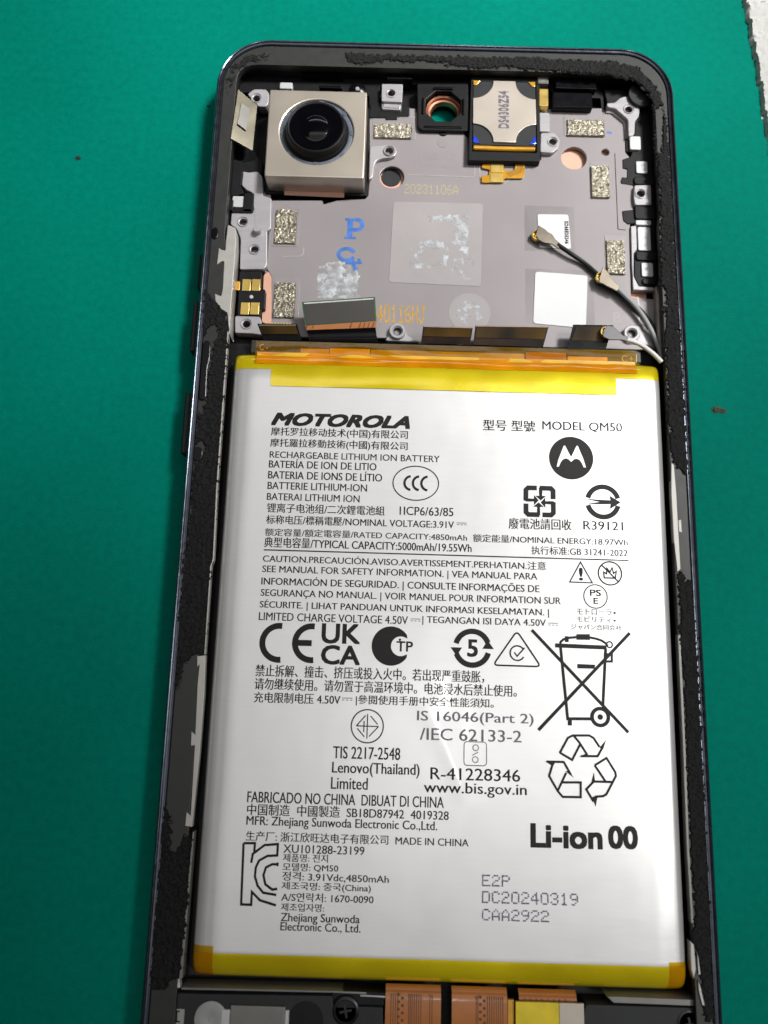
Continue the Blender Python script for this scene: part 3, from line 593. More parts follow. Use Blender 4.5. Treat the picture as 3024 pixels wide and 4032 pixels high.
crust('adhesive_residue', [[(-16.35, 78.70), (-15.53, 76.65), (-13.33, 76.57), (-9.18, 77.26), (-5.25, 76.95), (0.78, 76.66), (5.36, 76.27), (11.28, 76.87), (12.62, 76.17), (20.68, 76.00), (27.38, 75.58), (30.82, 74.44), (32.61, 72.19), (33.04, 69.77), (33.07, 63.18), (33.27, 57.66), (33.19, 51.17), (33.02, 42.72), (32.70, 39.81), (33.41, 38.59), (33.51, 36.55), (32.51, 35.30), (33.34, 34.92), (33.05, 30.49), (33.00, 29.94), (33.12, 25.27), (32.87, 19.54), (33.10, 15.05), (33.28, 12.17), (34.29, 10.88), (35.64, 9.93), (35.76, 14.01), (35.74, 23.05), (35.72, 32.38), (35.39, 32.56), (35.27, 42.78), (35.32, 55.54), (35.10, 64.36), (34.84, 68.86), (34.36, 72.70), (31.06, 77.24), (27.46, 78.29), (12.64, 78.66), (-6.26, 78.55)]], ZR, .38, .14, 'foam', phone,
      cut=[[(33.07, 69.26), (34.42, 70.67), (34.40, 66.58), (34.00, 63.21), (33.44, 61.64), (33.14, 62.96)], [(-6.23, 77.23), (-3.00, 77.48), (0.78, 77.13), (-0.83, 76.61), (-6.22, 76.45)]], ragged=.5)
crust('adhesive_residue', [[(33.26, -4.12), (33.80, -3.69), (34.23, -3.26), (34.35, -5.13), (35.04, -4.59), (35.32, -4.27), (35.65, -15.70), (33.01, -15.77), (33.41, -7.42)], [(33.31, -12.38), (33.42, -19.41), (33.32, -26.26), (33.24, -32.94), (33.24, -41.58), (33.40, -47.86), (32.78, -49.94), (33.79, -53.99), (33.68, -56.00), (34.11, -60.20), (35.43, -60.16), (35.34, -53.94), (35.52, -39.38), (35.69, -26.20), (35.72, -12.31)]], ZR, .35, .14, 'foam', phone, ragged=.4)
prism('rubber_gasket', round_poly([(-34.95, 28.67), (-34.24, 28.69), (-33.98, 27.94), (-33.92, 25.78), (-34.17, 24.49), (-34.11, 21.51), (-34.03, 19.82), (-34.55, 19.34), (-35.17, 19.58), (-35.21, 22.75), (-35.23, 26.18), (-35.17, 28.12)], .5), 5.8, 6.15, 'black_gloss', phone, .15)
prism('gasket_plug', circle((-34.69, 11.35), .75, 20, ry=1.1), 5.8, 6.05, 'black_gloss', phone, .1)
prism('gasket_plug', circle((-34.73, 46.20), .55, 20, ry=1.0), 5.8, 6.0, 'black_gloss', phone, .1)

# ------------------------------------------------------------------ battery
BU0, BU1, BV0, BV1, BT = -30.7, 32.55, -57.4, 27.4, 5.8
bat = thing('battery', 'silver foil lithium battery pack printed with black text, yellow tape at both ends', 'battery', ((BU0 + BU1) / 2, (BV0 + BV1) / 2, 1.75))
EU = [(0, -4), (0, -2.0), (.10, -1.2), (.35, -.68), (.75, -.38), (1.2, -.24), (1.8, -.17), (2.4, -.10), (3.0, -.03), (3.8, 0)]
EB = [(0, -4), (.05, -2.7), (.25, -1.9), (.6, -1.2), (1.1, -.68), (1.7, -.34), (2.4, -.12), (3.4, 0)]
ET = [(0, -4), (.05, -2.0), (.3, -.9), (.7, -.5), (1.4, -.25), (2.6, -.10), (4.0, 0)]
def lut(T, d):
    if d <= 0: return T[1][1]
    for (a, za), (b, zb) in zip(T, T[1:]):
        if a <= d <= b and b > a: return za + (zb - za) * (d - a) / (b - a)
    return 0.
def sstep(a, b, x):
    t = max(0, min(1, (x - a) / (b - a))); return t * t * (3 - 2 * t)
CREASE = [(-2.63, -21.32), (-0.38, -24.88), (2.77, -30.72), (4.46, -35.32), (1.68, -41.66), (0.27, -47.80), (-0.54, -52.71)]
def crease_x(y):
    for (xa, ya), (xb, yb) in zip(CREASE, CREASE[1:]):
        if yb <= y <= ya: return xa + (xb - xa) * (y - ya) / (yb - ya)
    return None
def BH(x, y):
    """height of the foil pouch above the mat, mm"""
    h = BT + max(-4, lut(EU, min(x - BU0, BU1 - x)) + lut(EB, y - BV0) + lut(ET, BV1 - y))
    h += .045 * noise.noise((x * .10, y * .06, 2.)) + .012 * noise.noise((x * .40, y * .25, 8.))
    cx = crease_x(y)
    if cx is not None:
        fade = sstep(CREASE[-1][1], CREASE[-1][1] + 6, y) * (1 - sstep(CREASE[0][1] - 4, CREASE[0][1], y))
        d = x - cx
        h += .05 * fade * math.exp(-(d / 1.4) ** 2)
    return h
def axis(a, b, T0, T1, step):
    L_ = [a + d for d, z in T0[1:]] + [b - d for d, z in T1[1:]]
    lo, hi = a + T0[-1][0], b - T1[-1][0]; n_ = int((hi - lo) / step)
    return sorted(set(round(t, 4) for t in L_ + [lo + (hi - lo) * i / n_ for i in range(1, n_)]))
def patch(name, xs, ys, m, parent, off, H=BH, skirt=None, ragged=None):
    v = []; f = []; nx, ny = len(xs), len(ys)
    for y in ys:
        for x in xs: v.append((x, y, H(x, y) + off))
    for j in range(ny - 1):
        for i in range(nx - 1):
            a = j * nx + i; f.append((a, a + 1, a + nx + 1, a + nx))
    if skirt is not None:
        ed = [i for i in range(nx)] + [j * nx + nx - 1 for j in range(1, ny)] + [(ny - 1) * nx + i for i in reversed(range(nx - 1))] + [j * nx for j in reversed(range(1, ny - 1))]
        b0 = len(v)
        for e in ed: v.append((v[e][0], v[e][1], skirt))
        for k in range(len(ed)):
            l = (k + 1) % len(ed); f.append((ed[l], ed[k], b0 + k, b0 + l))
        f.append(tuple(b0 + k for k in reversed(range(len(ed)))))
    o = mesh(name, v, f, m, parent); o.data.shade_smooth()
    for e in o.data.edges: e.use_edge_sharp = False
    return o
bxs = axis(BU0, BU1, EU, EU, .5); bys = axis(BV0, BV1, EB, ET, .5)
patch('foil_pouch', bxs, bys, 'foil', bat, 0, skirt=1.76)
def seg(a, b, step): n_ = max(2, int(abs(b - a) / step)); return [a + (b - a) * i / n_ for i in range(n_ + 1)]
def cutaxis(full, a, b): return sorted(set([a, b] + [t for t in full if a < t < b]))
# tapes wrapped over the two ends
yb = (-27.30, -53.95)[1]
patch('yellow_tape', cutaxis(bxs, BU0, BU1), cutaxis(bys, BV0 - .02, yb), 'yellow', bat, .05)
patch('corner_tape', cutaxis(bxs, BU0 - .05, BU0 + 2.9), cutaxis(bys, BV0 - .05, yb + .8), 'amber', bat, .10)
patch('corner_tape', cutaxis(bxs, BU1 - 2.6, BU1 + .05), cutaxis(bys, BV0 - .05, yb + .5), 'amber', bat, .10)
yt = (-30.60, 24.62)[1]
patch('yellow_tape', cutaxis(bxs, BU0, BU1), cutaxis(bys, yt, BV1 + .02), 'yellow', bat, .05)
a1, a2 = (-24.87, 21.84), (25.66, 22.13)
def BH2(x, y): return BH(x, y) + .07 * noise.noise((x * .16, y * .8, 4))
patch('yellow_tape', cutaxis(bxs, a1[0], a2[0]), cutaxis(bys, (a1[1] + a2[1]) / 2, BV1 - .2), 'yellow', bat, .10, BH2)
# protection board and its amber tape
c1, c2 = (-28.24, 29.24), (29.74, 27.38)
pcb = prism('protection_board', rect((c1[0], BV1 + .05), (c2[0], 29.4), .2), 4.3, 5.15, 'pcb', bat, .1)
text('C -', [(-26.91, 27.79), (-25.69, 28.76)], 'pcb_print', pcb, 5.2)
text('C +', [(26.85, 27.46), (28.53, 28.49)], 'pcb_print', pcb, 5.2)
stroke_mesh('printed_mark', [([(29.04, 28.69), (28.99, 27.37)], False, .12)], .12, 5.2, 'pcb_print', pcb)
d1, d2 = (-27.49, 25.39), (28.87, 25.50)
def AH0(x, y): return max(BH(x, y), 5.2)
def AH(x, y): return max(BH(x, y) + .14, 5.28) + .05 * noise.noise((x * .2, y * 1.0, 6))
ay = (d1[1] + d2[1]) / 2
patch('amber_tape', seg(d1[0], d2[0], .8), seg(ay, 29.2, .2), 'amber', bat, .06, AH)
patch('amber_lining', seg(d1[0] + .3, d2[0] - .1, .8), seg(25.45, 27.45, .2), 'amber_solid', bat, .14, AH0)
for x0, x1, y0, y1, mm_ in ((-20.8, -16.6, 27.0, 28.2, 'gold_flex'), (-16.5, -10.5, 26.9, 28.35, 'orange_gold'), (-10.4, 12.4, 27.0, 28.3, 'dull_gold'), (12.6, 18.6, 27.1, 28.6, 'orange_flex'), (18.8, 24.7, 27.2, 28.1, 'gold_flex')):
    prism('gold_tab', rect((x0, y0), (x1, y1), .1), 5.20, 5.25, mm_, bat, .02)

# --- print on the battery
ZB = .035
def bt(s, box, m='ink', **k): return text(s, box, m, bat, ZB, BH, **k)
def bs(lines, w, m='ink'): return stroke_mesh('printed_mark', lines, w, ZB, m, bat, BH)
def bf(loops, m='ink', dz=0): return fill_mesh('printed_mark', loops, ZB + dz, m, bat, BH)
def dc(box):
    (l, b), (r, t) = box; w = r - l; ym = (b + t) / 2; g = .13
    bs([([(l, ym + g), (r, ym + g)], False)] + [([(l + w * i * .38, ym - g), (l + w * (i * .38 + .24), ym - g)], False) for i in range(3)], .085)
bt('MOTOROLA', [(-24.32, 16.09), (-4.49, 17.84)], bold=.085, shear=.35)
bt('摩托罗拉移动技术(中国)有限公司', [(-24.35, 14.28), (-4.63, 15.73)])
bt('摩托羅拉移動技術(中國)有限公司', [(-24.37, 12.59), (-4.63, 14.03)])
bt('RECHARGEABLE LITHIUM ION BATTERY', [(-24.36, 11.14), (0.02, 12.10)])
bt('BATERÍA DE ION DE LITIO', [(-24.38, 9.67), (-9.01, 11.03)])
bt('BATERIA DE IONS DE LÍTIO', [(-24.40, 8.06), (-8.16, 9.48)])
bt('BATTERIE LITHIUM-ION', [(-24.39, 6.52), (-10.26, 7.59)])
bt('BATERAI LITHIUM ION', [(-24.40, 4.93), (-11.26, 5.96)])
bt('锂离子电池组/二次鋰電池組', [(-24.30, 3.14), (-7.67, 4.50)])
bt('1ICP6/63/85', [(-5.52, 3.30), (2.06, 4.53)])
bt('标称电压/標稱電壓/NOMINAL VOLTAGE:3.91V', [(-24.31, 1.49), (2.16, 2.77)])
dc([(2.56, 1.99), (3.96, 2.52)])
bt('额定容量/額定電容量/RATED CAPACITY:4850mAh', [(-24.36, -0.22), (4.01, 0.87)])
bt('典型电容量/TYPICAL CAPACITY:5000mAh/19.55Wh', [(-24.39, -1.85), (4.66, -0.37)])
bs([([(-24.42, -2.22), (26.61, -2.28)], False)], .17)
bt('型号 型號', [(6.23, 16.09), (13.77, 17.74)]); bt('MODEL QM50', [(14.81, 16.22), (26.31, 17.75)])
bt('廢電池請回收', [(9.89, 1.76), (18.71, 3.33)]); bt('R39121', [(20.40, 1.93), (25.98, 3.19)])
bt('额定能量/NOMINAL ENERGY:18.97Wh', [(4.88, -0.26), (26.55, 0.86)])
bt('执行标准:GB 31241-2022', [(13.04, -1.80), (26.50, -0.60)])
bt('CAUTION.PRECAUCIÓN.AVISO.AVERTISSEMENT.PERHATIAN.注意', [(-24.44, -3.97), (15.04, -2.76)])
bt('SEE MANUAL FOR SAFETY INFORMATION. | VEA MANUAL PARA', [(-24.43, -5.64), (13.82, -4.41)])
bt('INFORMACIÓN DE SEGURIDAD. | CONSULTE INFORMAÇÕES DE', [(-24.46, -7.39), (14.08, -5.85)])
bt('SEGURANÇA NO MANUAL. | VOIR MANUEL POUR INFORMATION SUR', [(-24.45, -8.95), (17.03, -7.70)])
bt('SÉCURITE. | LIHAT PANDUAN UNTUK INFORMASI KESELAMATAN. |', [(-24.49, -10.54), (15.36, -9.12)])
bt('LIMITED CHARGE VOLTAGE 4.50V', [(-24.52, -11.99), (-4.02, -10.89)]); dc([(-3.67, -11.67), (-2.31, -11.06)])
bt('| TEGANGAN ISI DAYA 4.50V', [(-2.02, -12.00), (14.93, -10.79)]); dc([(15.27, -11.70), (16.57, -11.10)])
bt('禁止拆解、撞击、挤压或投入火中。若出现严重鼓胀，', [(-24.52, -19.58), (6.46, -17.95)])
bt('请勿继续使用。请勿置于高温环境中。电池浸水后禁止使用。', [(-24.55, -21.28), (10.86, -19.73)])
bt('充电限制电压 4.50V', [(-24.52, -22.99), (-12.89, -21.58)]); dc([(-12.68, -22.53), (-11.26, -21.86)])
bt('|參閱使用手册中安全性能須知。', [(-10.78, -23.00), (7.76, -21.58)])
bt('TIS 2217-2548', [(-13.58, -29.89), (-4.67, -28.32)]); bt('Lenovo(Thailand)', [(-13.62, -32.15), (-2.06, -30.30)]); bt('Limited', [(-13.68, -33.76), (-8.86, -32.25)])
bt('IS 16046(Part 2)', [(-2.50, -25.11), (13.10, -23.43)], 'ink_grey'); bt('/IEC 62133-2', [(-2.07, -27.19), (11.47, -25.65)], 'ink_grey')
bt('R-41228346', [(-0.59, -32.19), (11.25, -30.65)]); bt('www.bis.gov.in', [(-1.43, -34.28), (12.10, -32.46)])
bt('FABRICADO NO CHINA  DIBUAT DI CHINA', [(-24.61, -35.74), (1.21, -34.35)])
bt('中国制造  中國製造  SB18D87942  4019328', [(-24.54, -37.32), (1.87, -35.89)])
bt('MFR: Zhejiang Sunwoda Electronic Co.,Ltd.', [(-24.54, -38.87), (0.37, -37.41)])
bt('生产厂: 浙江欣旺达电子有限公司  MADE IN CHINA', [(-24.49, -40.48), (4.50, -39.28)])
bt('XU101288-23199', [(-19.54, -41.81), (-9.02, -40.78)]); bt('제품명: 전지', [(-19.52, -42.87), (-13.71, -41.89)]); bt('모델명: QM50', [(-19.51, -44.04), (-12.33, -43.01)])
bt('정격: 3.91Vdc,4850mAh', [(-19.49, -45.20), (-5.76, -44.06)]); bt('제조국명: 중국(China)', [(-19.50, -46.40), (-8.04, -45.28)]); bt('A/S연락처: 1670-0090', [(-19.48, -47.64), (-7.66, -46.55)])
bt('제조업자명:', [(-19.45, -48.77), (-13.95, -47.82)]); bt('Zhejiang Sunwoda', [(-19.41, -50.28), (-9.35, -48.99)]); bt('Electronic Co., Ltd.', [(-19.40, -51.21), (-9.22, -50.07)])
bt('Li-ion', [(12.70, -40.18), (21.79, -37.39)], bold=.055); bt('00', [(22.81, -40.04), (26.41, -37.37)], bold=.055)
dot_text('E2P', [(6.24, -45.12), (9.85, -43.71)], 'ink_violet', bat, ZB, BH); dot_text('DC20240319', [(6.25, -47.13), (18.60, -45.66)], 'ink_violet', bat, ZB, BH); dot_text('CAA2922', [(6.25, -49.18), (14.83, -47.79)], 'ink_violet', bat, ZB, BH)
bt('モトローラ▪', [(19.23, -9.98), (24.56, -9.12)]); bt('モビリティ▪', [(19.20, -11.02), (24.53, -10.18)]); bt('ジャパン合同会社', [(18.38, -12.03), (25.33, -11.28)])
# round emblem with the winged M left open
mc = (18.87, 12.31); R_ = abs((22.05, 12.40)[0] - (15.70, 12.22)[0]) / 2
def mp_(x, y): return (mc[0] + x * R_, mc[1] + y * R_)
wing = [mp_(*t) for t in ((-.66, -.42), (-.56, -.42), (-.48, -.22), (-.38, -.08), (-.24, -.02), (-.12, -.06), (0, -.18), (.12, -.06), (.24, -.02), (.38, -.08), (.48, -.22), (.56, -.42), (.66, -.42), (.58, -.10), (.32, .58), (.26, .58), (.0, .04), (-.26, .58), (-.32, .58), (-.58, -.10))]
bf([circle(mc, R_, 56), wing])
# oval CCC mark
oc = (-3.33, 7.97); ox = ((-0.01, 8.07)[0] - (-6.65, 7.88)[0]) / 2; oy = ((-3.38, 10.56)[1] - (-3.28, 5.43)[1]) / 2
bs([(circle(oc, ox - .07, 56, ry=oy - .07), True)], .16)
for cx in ((-4.09, 7.95), (-2.89, 7.95), (-1.68, 7.98)):
    bs([(circle((cx[0] + .10, oc[1]), .95, 18, 95, 265, ry=1.0), False)], .34)
# four-arrow battery recycling square
rc = (14.27, 5.81); rs = abs((16.57, 5.88)[0] - (11.97, 5.75)[0]) / 2
def rp_(a, x, y):
    c_, s_ = math.cos(a), math.sin(a); return (rc[0] + rs * (x * c_ - y * s_), rc[1] + rs * (x * s_ + y * c_))
for k in range(4):
    a = -k * math.pi / 2
    bs([([rp_(a, -.84, .02), rp_(a, -.84, .70), rp_(a, -.70, .84), rp_(a, -.16, .84)], False)], .30 * rs)
    bf([[rp_(a, -.02, .62), rp_(a, .16, .62), rp_(a, .16, .35), rp_(a, .40, .35), rp_(a, .07, .06), rp_(a, -.26, .35), rp_(a, -.02, .35)]])
    bs([([rp_(a, .07, .50), rp_(a, .07, .80), rp_(a, .20, .86), rp_(a, .5, .86)], False)], .2 * rs)
# split ring with arrow
sc_ = (23.25, 6.00); sr = abs((25.79, 6.08)[0] - (20.71, 5.93)[0]) / 2
bs([(circle(sc_, sr * .86, 30, 14, 166), False), (circle(sc_, sr * .86, 30, 194, 346), False)], sr * .28)
def sp_(x, y): return (sc_[0] + x * sr, sc_[1] + y * sr)
bf([[sp_(-.98, .14), sp_(.42, .10), sp_(.38, .36), sp_(1.0, .0), sp_(.38, -.40), sp_(.42, -.12), sp_(-.98, -.16), sp_(-.2, -.01)]])
# warning triangle and no-fire mark
tri = [(19.87, -2.69), (18.32, -5.52), (21.46, -5.55)]
bs([(tri, True)], .17); bt('!', [(19.69, -5.22), (20.11, -3.54)], bold=.04)
nf = (23.95, -4.16); nr = 1.62
bs([(circle(nf, nr, 36), True), ([(nf[0] - nr * .7, nf[1] + nr * .7), (nf[0] + nr * .7, nf[1] - nr * .7)], False)], .2)
bs([([(nf[0] + nr * x, nf[1] + nr * y) for x, y in ((-.5, -.4), (-.55, .1), (-.3, -.05), (-.25, .45), (0, .1), (.2, .5), (.3, 0), (.55, .2), (.45, -.4))], True)], .2)
pc = (21.85, -7.43); pr_ = abs((23.54, -7.38)[0] - (20.16, -7.48)[0]) / 2
bs([(circle(pc, pr_ - .07, 40), True)], .15)
bt('PS', [(21.11, -7.35), (22.61, -6.50)], bold=.04); bt('E', [(21.58, -8.44), (22.17, -7.64)], bold=.04)
# CE, UKCA, C-TP
c0, c1_ = (-24.25, -17.67), (-21.43, -12.28); ch = (c1_[1] - c0[1]); cr = ch / 2; cc = (c0[0] + cr, (c0[1] + c1_[1]) / 2)
bs([(circle(cc, cr * .85, 24, 82, 278), False)], cr * .30)
e0 = (-19.79, -17.60); ec = (e0[0] + cr, e0[1] + cr)
bs([(circle(ec, cr * .85, 24, 82, 278), False), ([(ec[0] - cr * .75, ec[1]), (ec[0] + cr * .0, ec[1])], False)], cr * .30)
bt('UK', [(-15.71, -14.82), (-10.57, -12.24)], bold=.04); bt('CA', [(-15.67, -17.64), (-10.53, -15.15)], bold=.04)
gc = (-6.26, -14.98); gr = abs((-6.34, -12.29)[1] - (-6.20, -17.59)[1]) / 2
bf([circle(gc, gr, 36, 35, 325) + circle((gc[0] + gr * .42, gc[1]), gr * .44, 24, 290, 70)[::1][:0] + [(gc[0] + gr * .84, gc[1] - gr * .40)] + circle((gc[0] + gr * .5, gc[1]), gr * .5, 20, 60, 300)[::-1] + [(gc[0] + gr * .84, gc[1] + gr * .40)]])
bt('TP', [(-5.49, -15.65), (-3.29, -14.33)], bold=.03); bf([circle((-5.06, -14.11), .17, 12)])
# ring of two arrows around 5
vc = (4.83, -14.96); vr = abs((4.81, -12.30)[1] - (4.84, -17.60)[1]) / 2
bs([(circle(vc, vr * .86, 24, 20, 165), False), (circle(vc, vr * .86, 24, 200, 345), False)], vr * .28)
bf([[(vc[0] - vr * 1.12, vc[1] + .05), (vc[0] - vr * .52, vc[1] + .05), (vc[0] - vr * .80, vc[1] - vr * .42)]])
bf([[(vc[0] + vr * 1.12, vc[1] - .05), (vc[0] + vr * .52, vc[1] - .05), (vc[0] + vr * .80, vc[1] + vr * .42)]])
bt('5', [(4.23, -16.07), (5.53, -13.84)], bold=.04)
# tick in a rounded triangle
bs([(round_poly([(10.95, -12.45), (7.68, -17.15), (14.17, -17.17)], .7, 5), True)], .22)
tcn = (10.99, -15.45)
bs([(circle(tcn, .98, 24, 40, 330), False), ([(tcn[0] - .42, tcn[1] + .1), (tcn[0] - .05, tcn[1] - .42), (tcn[0] + 1.0, tcn[1] + .75)], False)], .2)
# TIS roundel
tc_ = (-9.15, -25.64); tr = abs((-6.92, -25.58)[0] - (-11.37, -25.70)[0]) / 2
bs([(circle(tc_, tr - .08, 44), True)], .17)
bs([([(tc_[0], tc_[1] - tr * .72), (tc_[0], tc_[1] + tr * .72)], False), ([(tc_[0] - tr * .12, tc_[1] + tr * .62), (tc_[0] - tr * .66, tc_[1])], False), ([(tc_[0] - tr * .66, tc_[1]), (tc_[0] + tr * .68, tc_[1])], False),
    ([(tc_[0] + tr * .18, tc_[1] + tr * .6), (tc_[0] + tr * .62, tc_[1] + tr * .12)], False), ([(tc_[0] + tr * .66, tc_[1] - tr * .02), (tc_[0] + tr * .12, tc_[1] - tr * .6)], False), ([(tc_[0] - tr * .6, tc_[1] - tr * .14), (tc_[0] - tr * .16, tc_[1] - tr * .62)], False),
    ([(tc_[0] - tr * .2, tc_[1] + tr * .3), (tc_[0] - tr * .2, tc_[1] - tr * .35)], False)], .15)
# standards box
bx = [(3.82, -30.28), (6.81, -27.26)]
bs([(rect(*bx, .45), True), (circle(((bx[0][0] + bx[1][0]) / 2, bx[0][1] + .75), .38, 14), True), (circle(((bx[0][0] + bx[1][0]) / 2 + .05, bx[1][1] - .75), .38, 14), True), ([((bx[0][0] + bx[1][0]) / 2 - .4, bx[0][1] + 1.3), ((bx[0][0] + bx[1][0]) / 2 + .4, bx[1][1] - 1.3)], False)], .12, 'ink_grey')
# KC mark outline
bs([([(-24.75, -40.79), (-23.28, -40.74), (-23.29, -41.92), (-22.01, -40.95), (-20.29, -40.77), (-20.29, -42.15), (-21.54, -42.24), (-22.60, -42.83), (-22.98, -43.67), (-23.03, -44.78), (-22.61, -45.87), (-21.87, -46.67), (-20.15, -46.90)], False), ([(-24.75, -40.79), (-24.59, -48.15), (-23.30, -48.15), (-23.31, -46.62), (-22.21, -47.59), (-20.12, -48.13)], False), ([(-20.15, -43.22), (-20.89, -43.24), (-21.66, -43.64), (-21.94, -44.57), (-21.64, -45.66), (-20.71, -46.27), (-20.07, -46.16)], False), ([(-23.45, -41.92), (-23.61, -43.13)], False)], .30)
bs([([(-20.29, -42.15), (-20.29, -40.77)], False), ([(-20.17, -43.00), (-20.18, -43.45)], False)], .25)
# crossed-out wheelie bin
bs([([(12.98, -12.27), (25.77, -25.49)], False), ([(26.42, -12.29), (13.74, -25.51)], False)], .44)
bs([([(16.89, -14.51), (17.70, -24.12)], False), ([(23.04, -14.48), (22.47, -22.03)], False), ([(17.71, -23.92), (21.16, -23.85)], False)], .40)
bs([([(16.14, -14.27), (23.16, -14.36)], False)], .56)
bs([([(16.84, -14.29), (16.90, -13.79), (17.32, -13.41), (18.06, -13.20), (19.09, -13.07), (20.85, -13.05), (21.72, -13.19), (22.45, -13.41), (23.03, -13.76), (23.34, -14.18)], False), ([(19.24, -12.82), (20.77, -12.78), (20.76, -13.24), (19.23, -13.26)], True)], .32)
bf([[(17.51, -12.97), (18.03, -12.99), (18.02, -13.78), (17.49, -13.77)]]); bf([[(19.13, -16.67), (21.59, -16.70), (21.47, -17.25), (19.11, -17.26)]]); bf([[(17.71, -24.01), (18.25, -23.99), (18.24, -24.80), (17.66, -24.79)]])
wc = (22.05, -23.58)
bs([(circle(wc, 1.10, 30), True)], .50); bf([circle(wc, .38, 18)])
bs([(circle((23.58, -13.96), .40, 18), True)], .2); bs([([(22.91, -15.28), (23.86, -15.25), (23.83, -16.21), (22.88, -16.24)], True)], .32)
# three-arrow recycling loop
bs([([(16.55, -28.36), (17.66, -26.40), (18.31, -26.07), (20.53, -26.01), (21.09, -26.31), (21.85, -27.45)], False), ([(16.55, -28.32), (18.18, -29.20), (19.24, -27.25)], False), ([(18.45, -26.11), (19.15, -26.91), (20.18, -28.49)], False), ([(19.32, -28.69), (21.57, -28.63), (22.28, -27.44)], False)], .30)
bf([[(21.85, -27.52), (22.78, -26.47), (22.34, -27.72)]]); bf([[(19.04, -28.83), (20.19, -28.26), (20.35, -28.66)]])
bs([([(14.76, -29.51), (17.06, -29.50), (17.99, -31.11)], False), ([(15.61, -29.75), (15.09, -31.32), (16.19, -33.18), (16.84, -33.90), (19.21, -33.87), (19.25, -32.02), (16.84, -32.08)], False), ([(16.19, -33.18), (17.36, -30.85)], False)], .30)
bf([[(14.50, -29.47), (15.89, -29.67), (15.60, -30.09)]]); bf([[(17.22, -30.65), (17.79, -30.64), (18.36, -31.48)]])
bs([([(21.15, -29.80), (22.74, -28.83), (23.85, -30.60), (23.92, -31.08), (22.60, -33.40), (22.17, -33.66), (21.04, -33.78)], False), ([(21.15, -29.80), (22.51, -31.79)], False), ([(23.36, -31.85), (20.95, -31.86), (19.96, -32.87), (20.89, -34.39)], False)], .30)
bf([[(20.73, -33.79), (21.47, -33.64), (21.12, -35.02)]]); bf([[(20.67, -31.84), (21.01, -30.68), (21.16, -31.83)]])

# ------------------------------------------------------------------ rear camera module
CX, CY = -19.95, 63.15
cm = thing('camera_module', 'square nickel rear camera module with round black lens at top left of the phone', 'camera module', (CX, CY, 3.0))
prism('housing', [rect((CX - 7.65, CY - 7.6), (CX + 7.65, CY + 7.6), .35, 5), circle((CX + .05, CY + .3), 5.75, 48)], 2.9, 6.9, 'nickel', cm, .18)
prism('base_frame', rect((CX - 8.1, CY - 8.0), (CX + 8.1, CY + 7.9), .3), 1.8, 3.05, 'black', cm, .1)
lathe('gasket_ring', (CX + .05, CY + .3), [(5.9, 6.1), (5.8, 6.45), (5.5, 6.6), (4.85, 6.55), (4.6, 5.8)], 'ring', cm, 60)
for a in (0, 40, 85, 135, 180, 222, 270, 318):
    t = math.radians(a)
    prism('gasket_tab', circle((CX + .05 + 5.5 * math.cos(t), CY + .3 + 5.5 * math.sin(t)), .42, 12), 6.3, 6.68, 'ring', cm, .08)
lathe('lens_barrel', (CX, CY + .2), [(5.15, 5.6), (5.05, 6.6), (4.9, 6.9), (4.75, 7.0), (4.65, 7.5), (4.45, 8.1), (4.3, 8.2), (4.1, 8.15), (4.0, 8.0)], 'lens_body', cm, 56)
lathe('lens_glass', (CX, CY + .2), [(4.02, 8.0), (3.6, 8.0), (3.0, 7.92), (2.2, 7.84), (1.95, 7.95), (1.3, 8.1), (.7, 8.18), (.001, 8.2)], 'lens', cm, 40)
prism('copper_tape', round_poly([(-25.06, 56.57), (-15.52, 56.68), (-15.47, 54.69), (-24.97, 54.87)], .1), 3.0, 3.12, 'copper', cm, .03)
slab('copper_flap', [(-24.86, 56.40) + (3.9,), (-15.95, 56.34) + (3.9,), (-15.58, 56.46) + (3.15,), (-25.05, 56.43) + (3.15,)], .06, 'copper', cm)
def q3(p, z): return (p[0], p[1], z)
slab('connector_board', [q3((-32.69, 71.00), 6.4), q3((-29.90, 69.68), 4.6), q3((-30.19, 61.67), 4.4), q3((-33.31, 62.40), 6.2)], .25, 'beige', cm)
slab('connector_socket', [q3((-32.02, 68.72), 6.25), q3((-30.85, 68.30), 5.5), q3((-31.17, 64.43), 5.5), q3((-32.43, 65.00), 6.25)], .12, 'grey_block', cm)
slab('flex_tail', [q3((-30.80, 61.65), 4.3), q3((-29.73, 61.56), 4.1), q3((-29.81, 60.63), 3.2), q3((-32.09, 60.02), 3.2)], .12, 'black', cm)

# ------------------------------------------------------------------ earpiece speaker
ep0, ep1 = (4.66, 75.35), (14.70, 64.22)
ex, ey = (ep0[0] + ep1[0]) / 2, (ep0[1] + ep1[1]) / 2
ear = thing('earpiece_speaker', 'square earpiece speaker with cross-shaped beige plate and gold flex tail', 'speaker', (ex, ey, 2.3))
prism('frame', [round_poly([(4.30, 76.24), (15.40, 76.44), (15.35, 61.14), (3.99, 61.02)], .3), rect((ep0[0] - .05, ep1[1] - 1.55), (ep1[0] + .1, ep0[1] + .2), .2)], 1.6, 4.3, 'black', ear, .1)
prism('core', rect((ep0[0], ep1[1] - .4), (ep1[0], ep0[1] + .1), .2), 2.3, 4.35, 'darkgrey', ear, .1)
w2, h2 = (ep1[0] - ep0[0]) / 2, (ep0[1] - ep1[1]) / 2; rr = 3.25
cross = []
for sx, sy, a in ((1, 1, 270), (-1, 1, 360), (-1, -1, 90), (1, -1, 180)):
    cross += [(ex + sx * w2 + rr * math.cos(math.radians(t)), ey + sy * h2 + rr * math.sin(math.radians(t))) for t in [a - i * 9 for i in range(11)]]
prism('cross_plate', cross, 4.2, 4.6, 'earp', ear, .06)
text('DS4306Z54', [(8.78, 66.68), (10.28, 73.48)], 'ink_grey', ear, 4.62, turn=90)
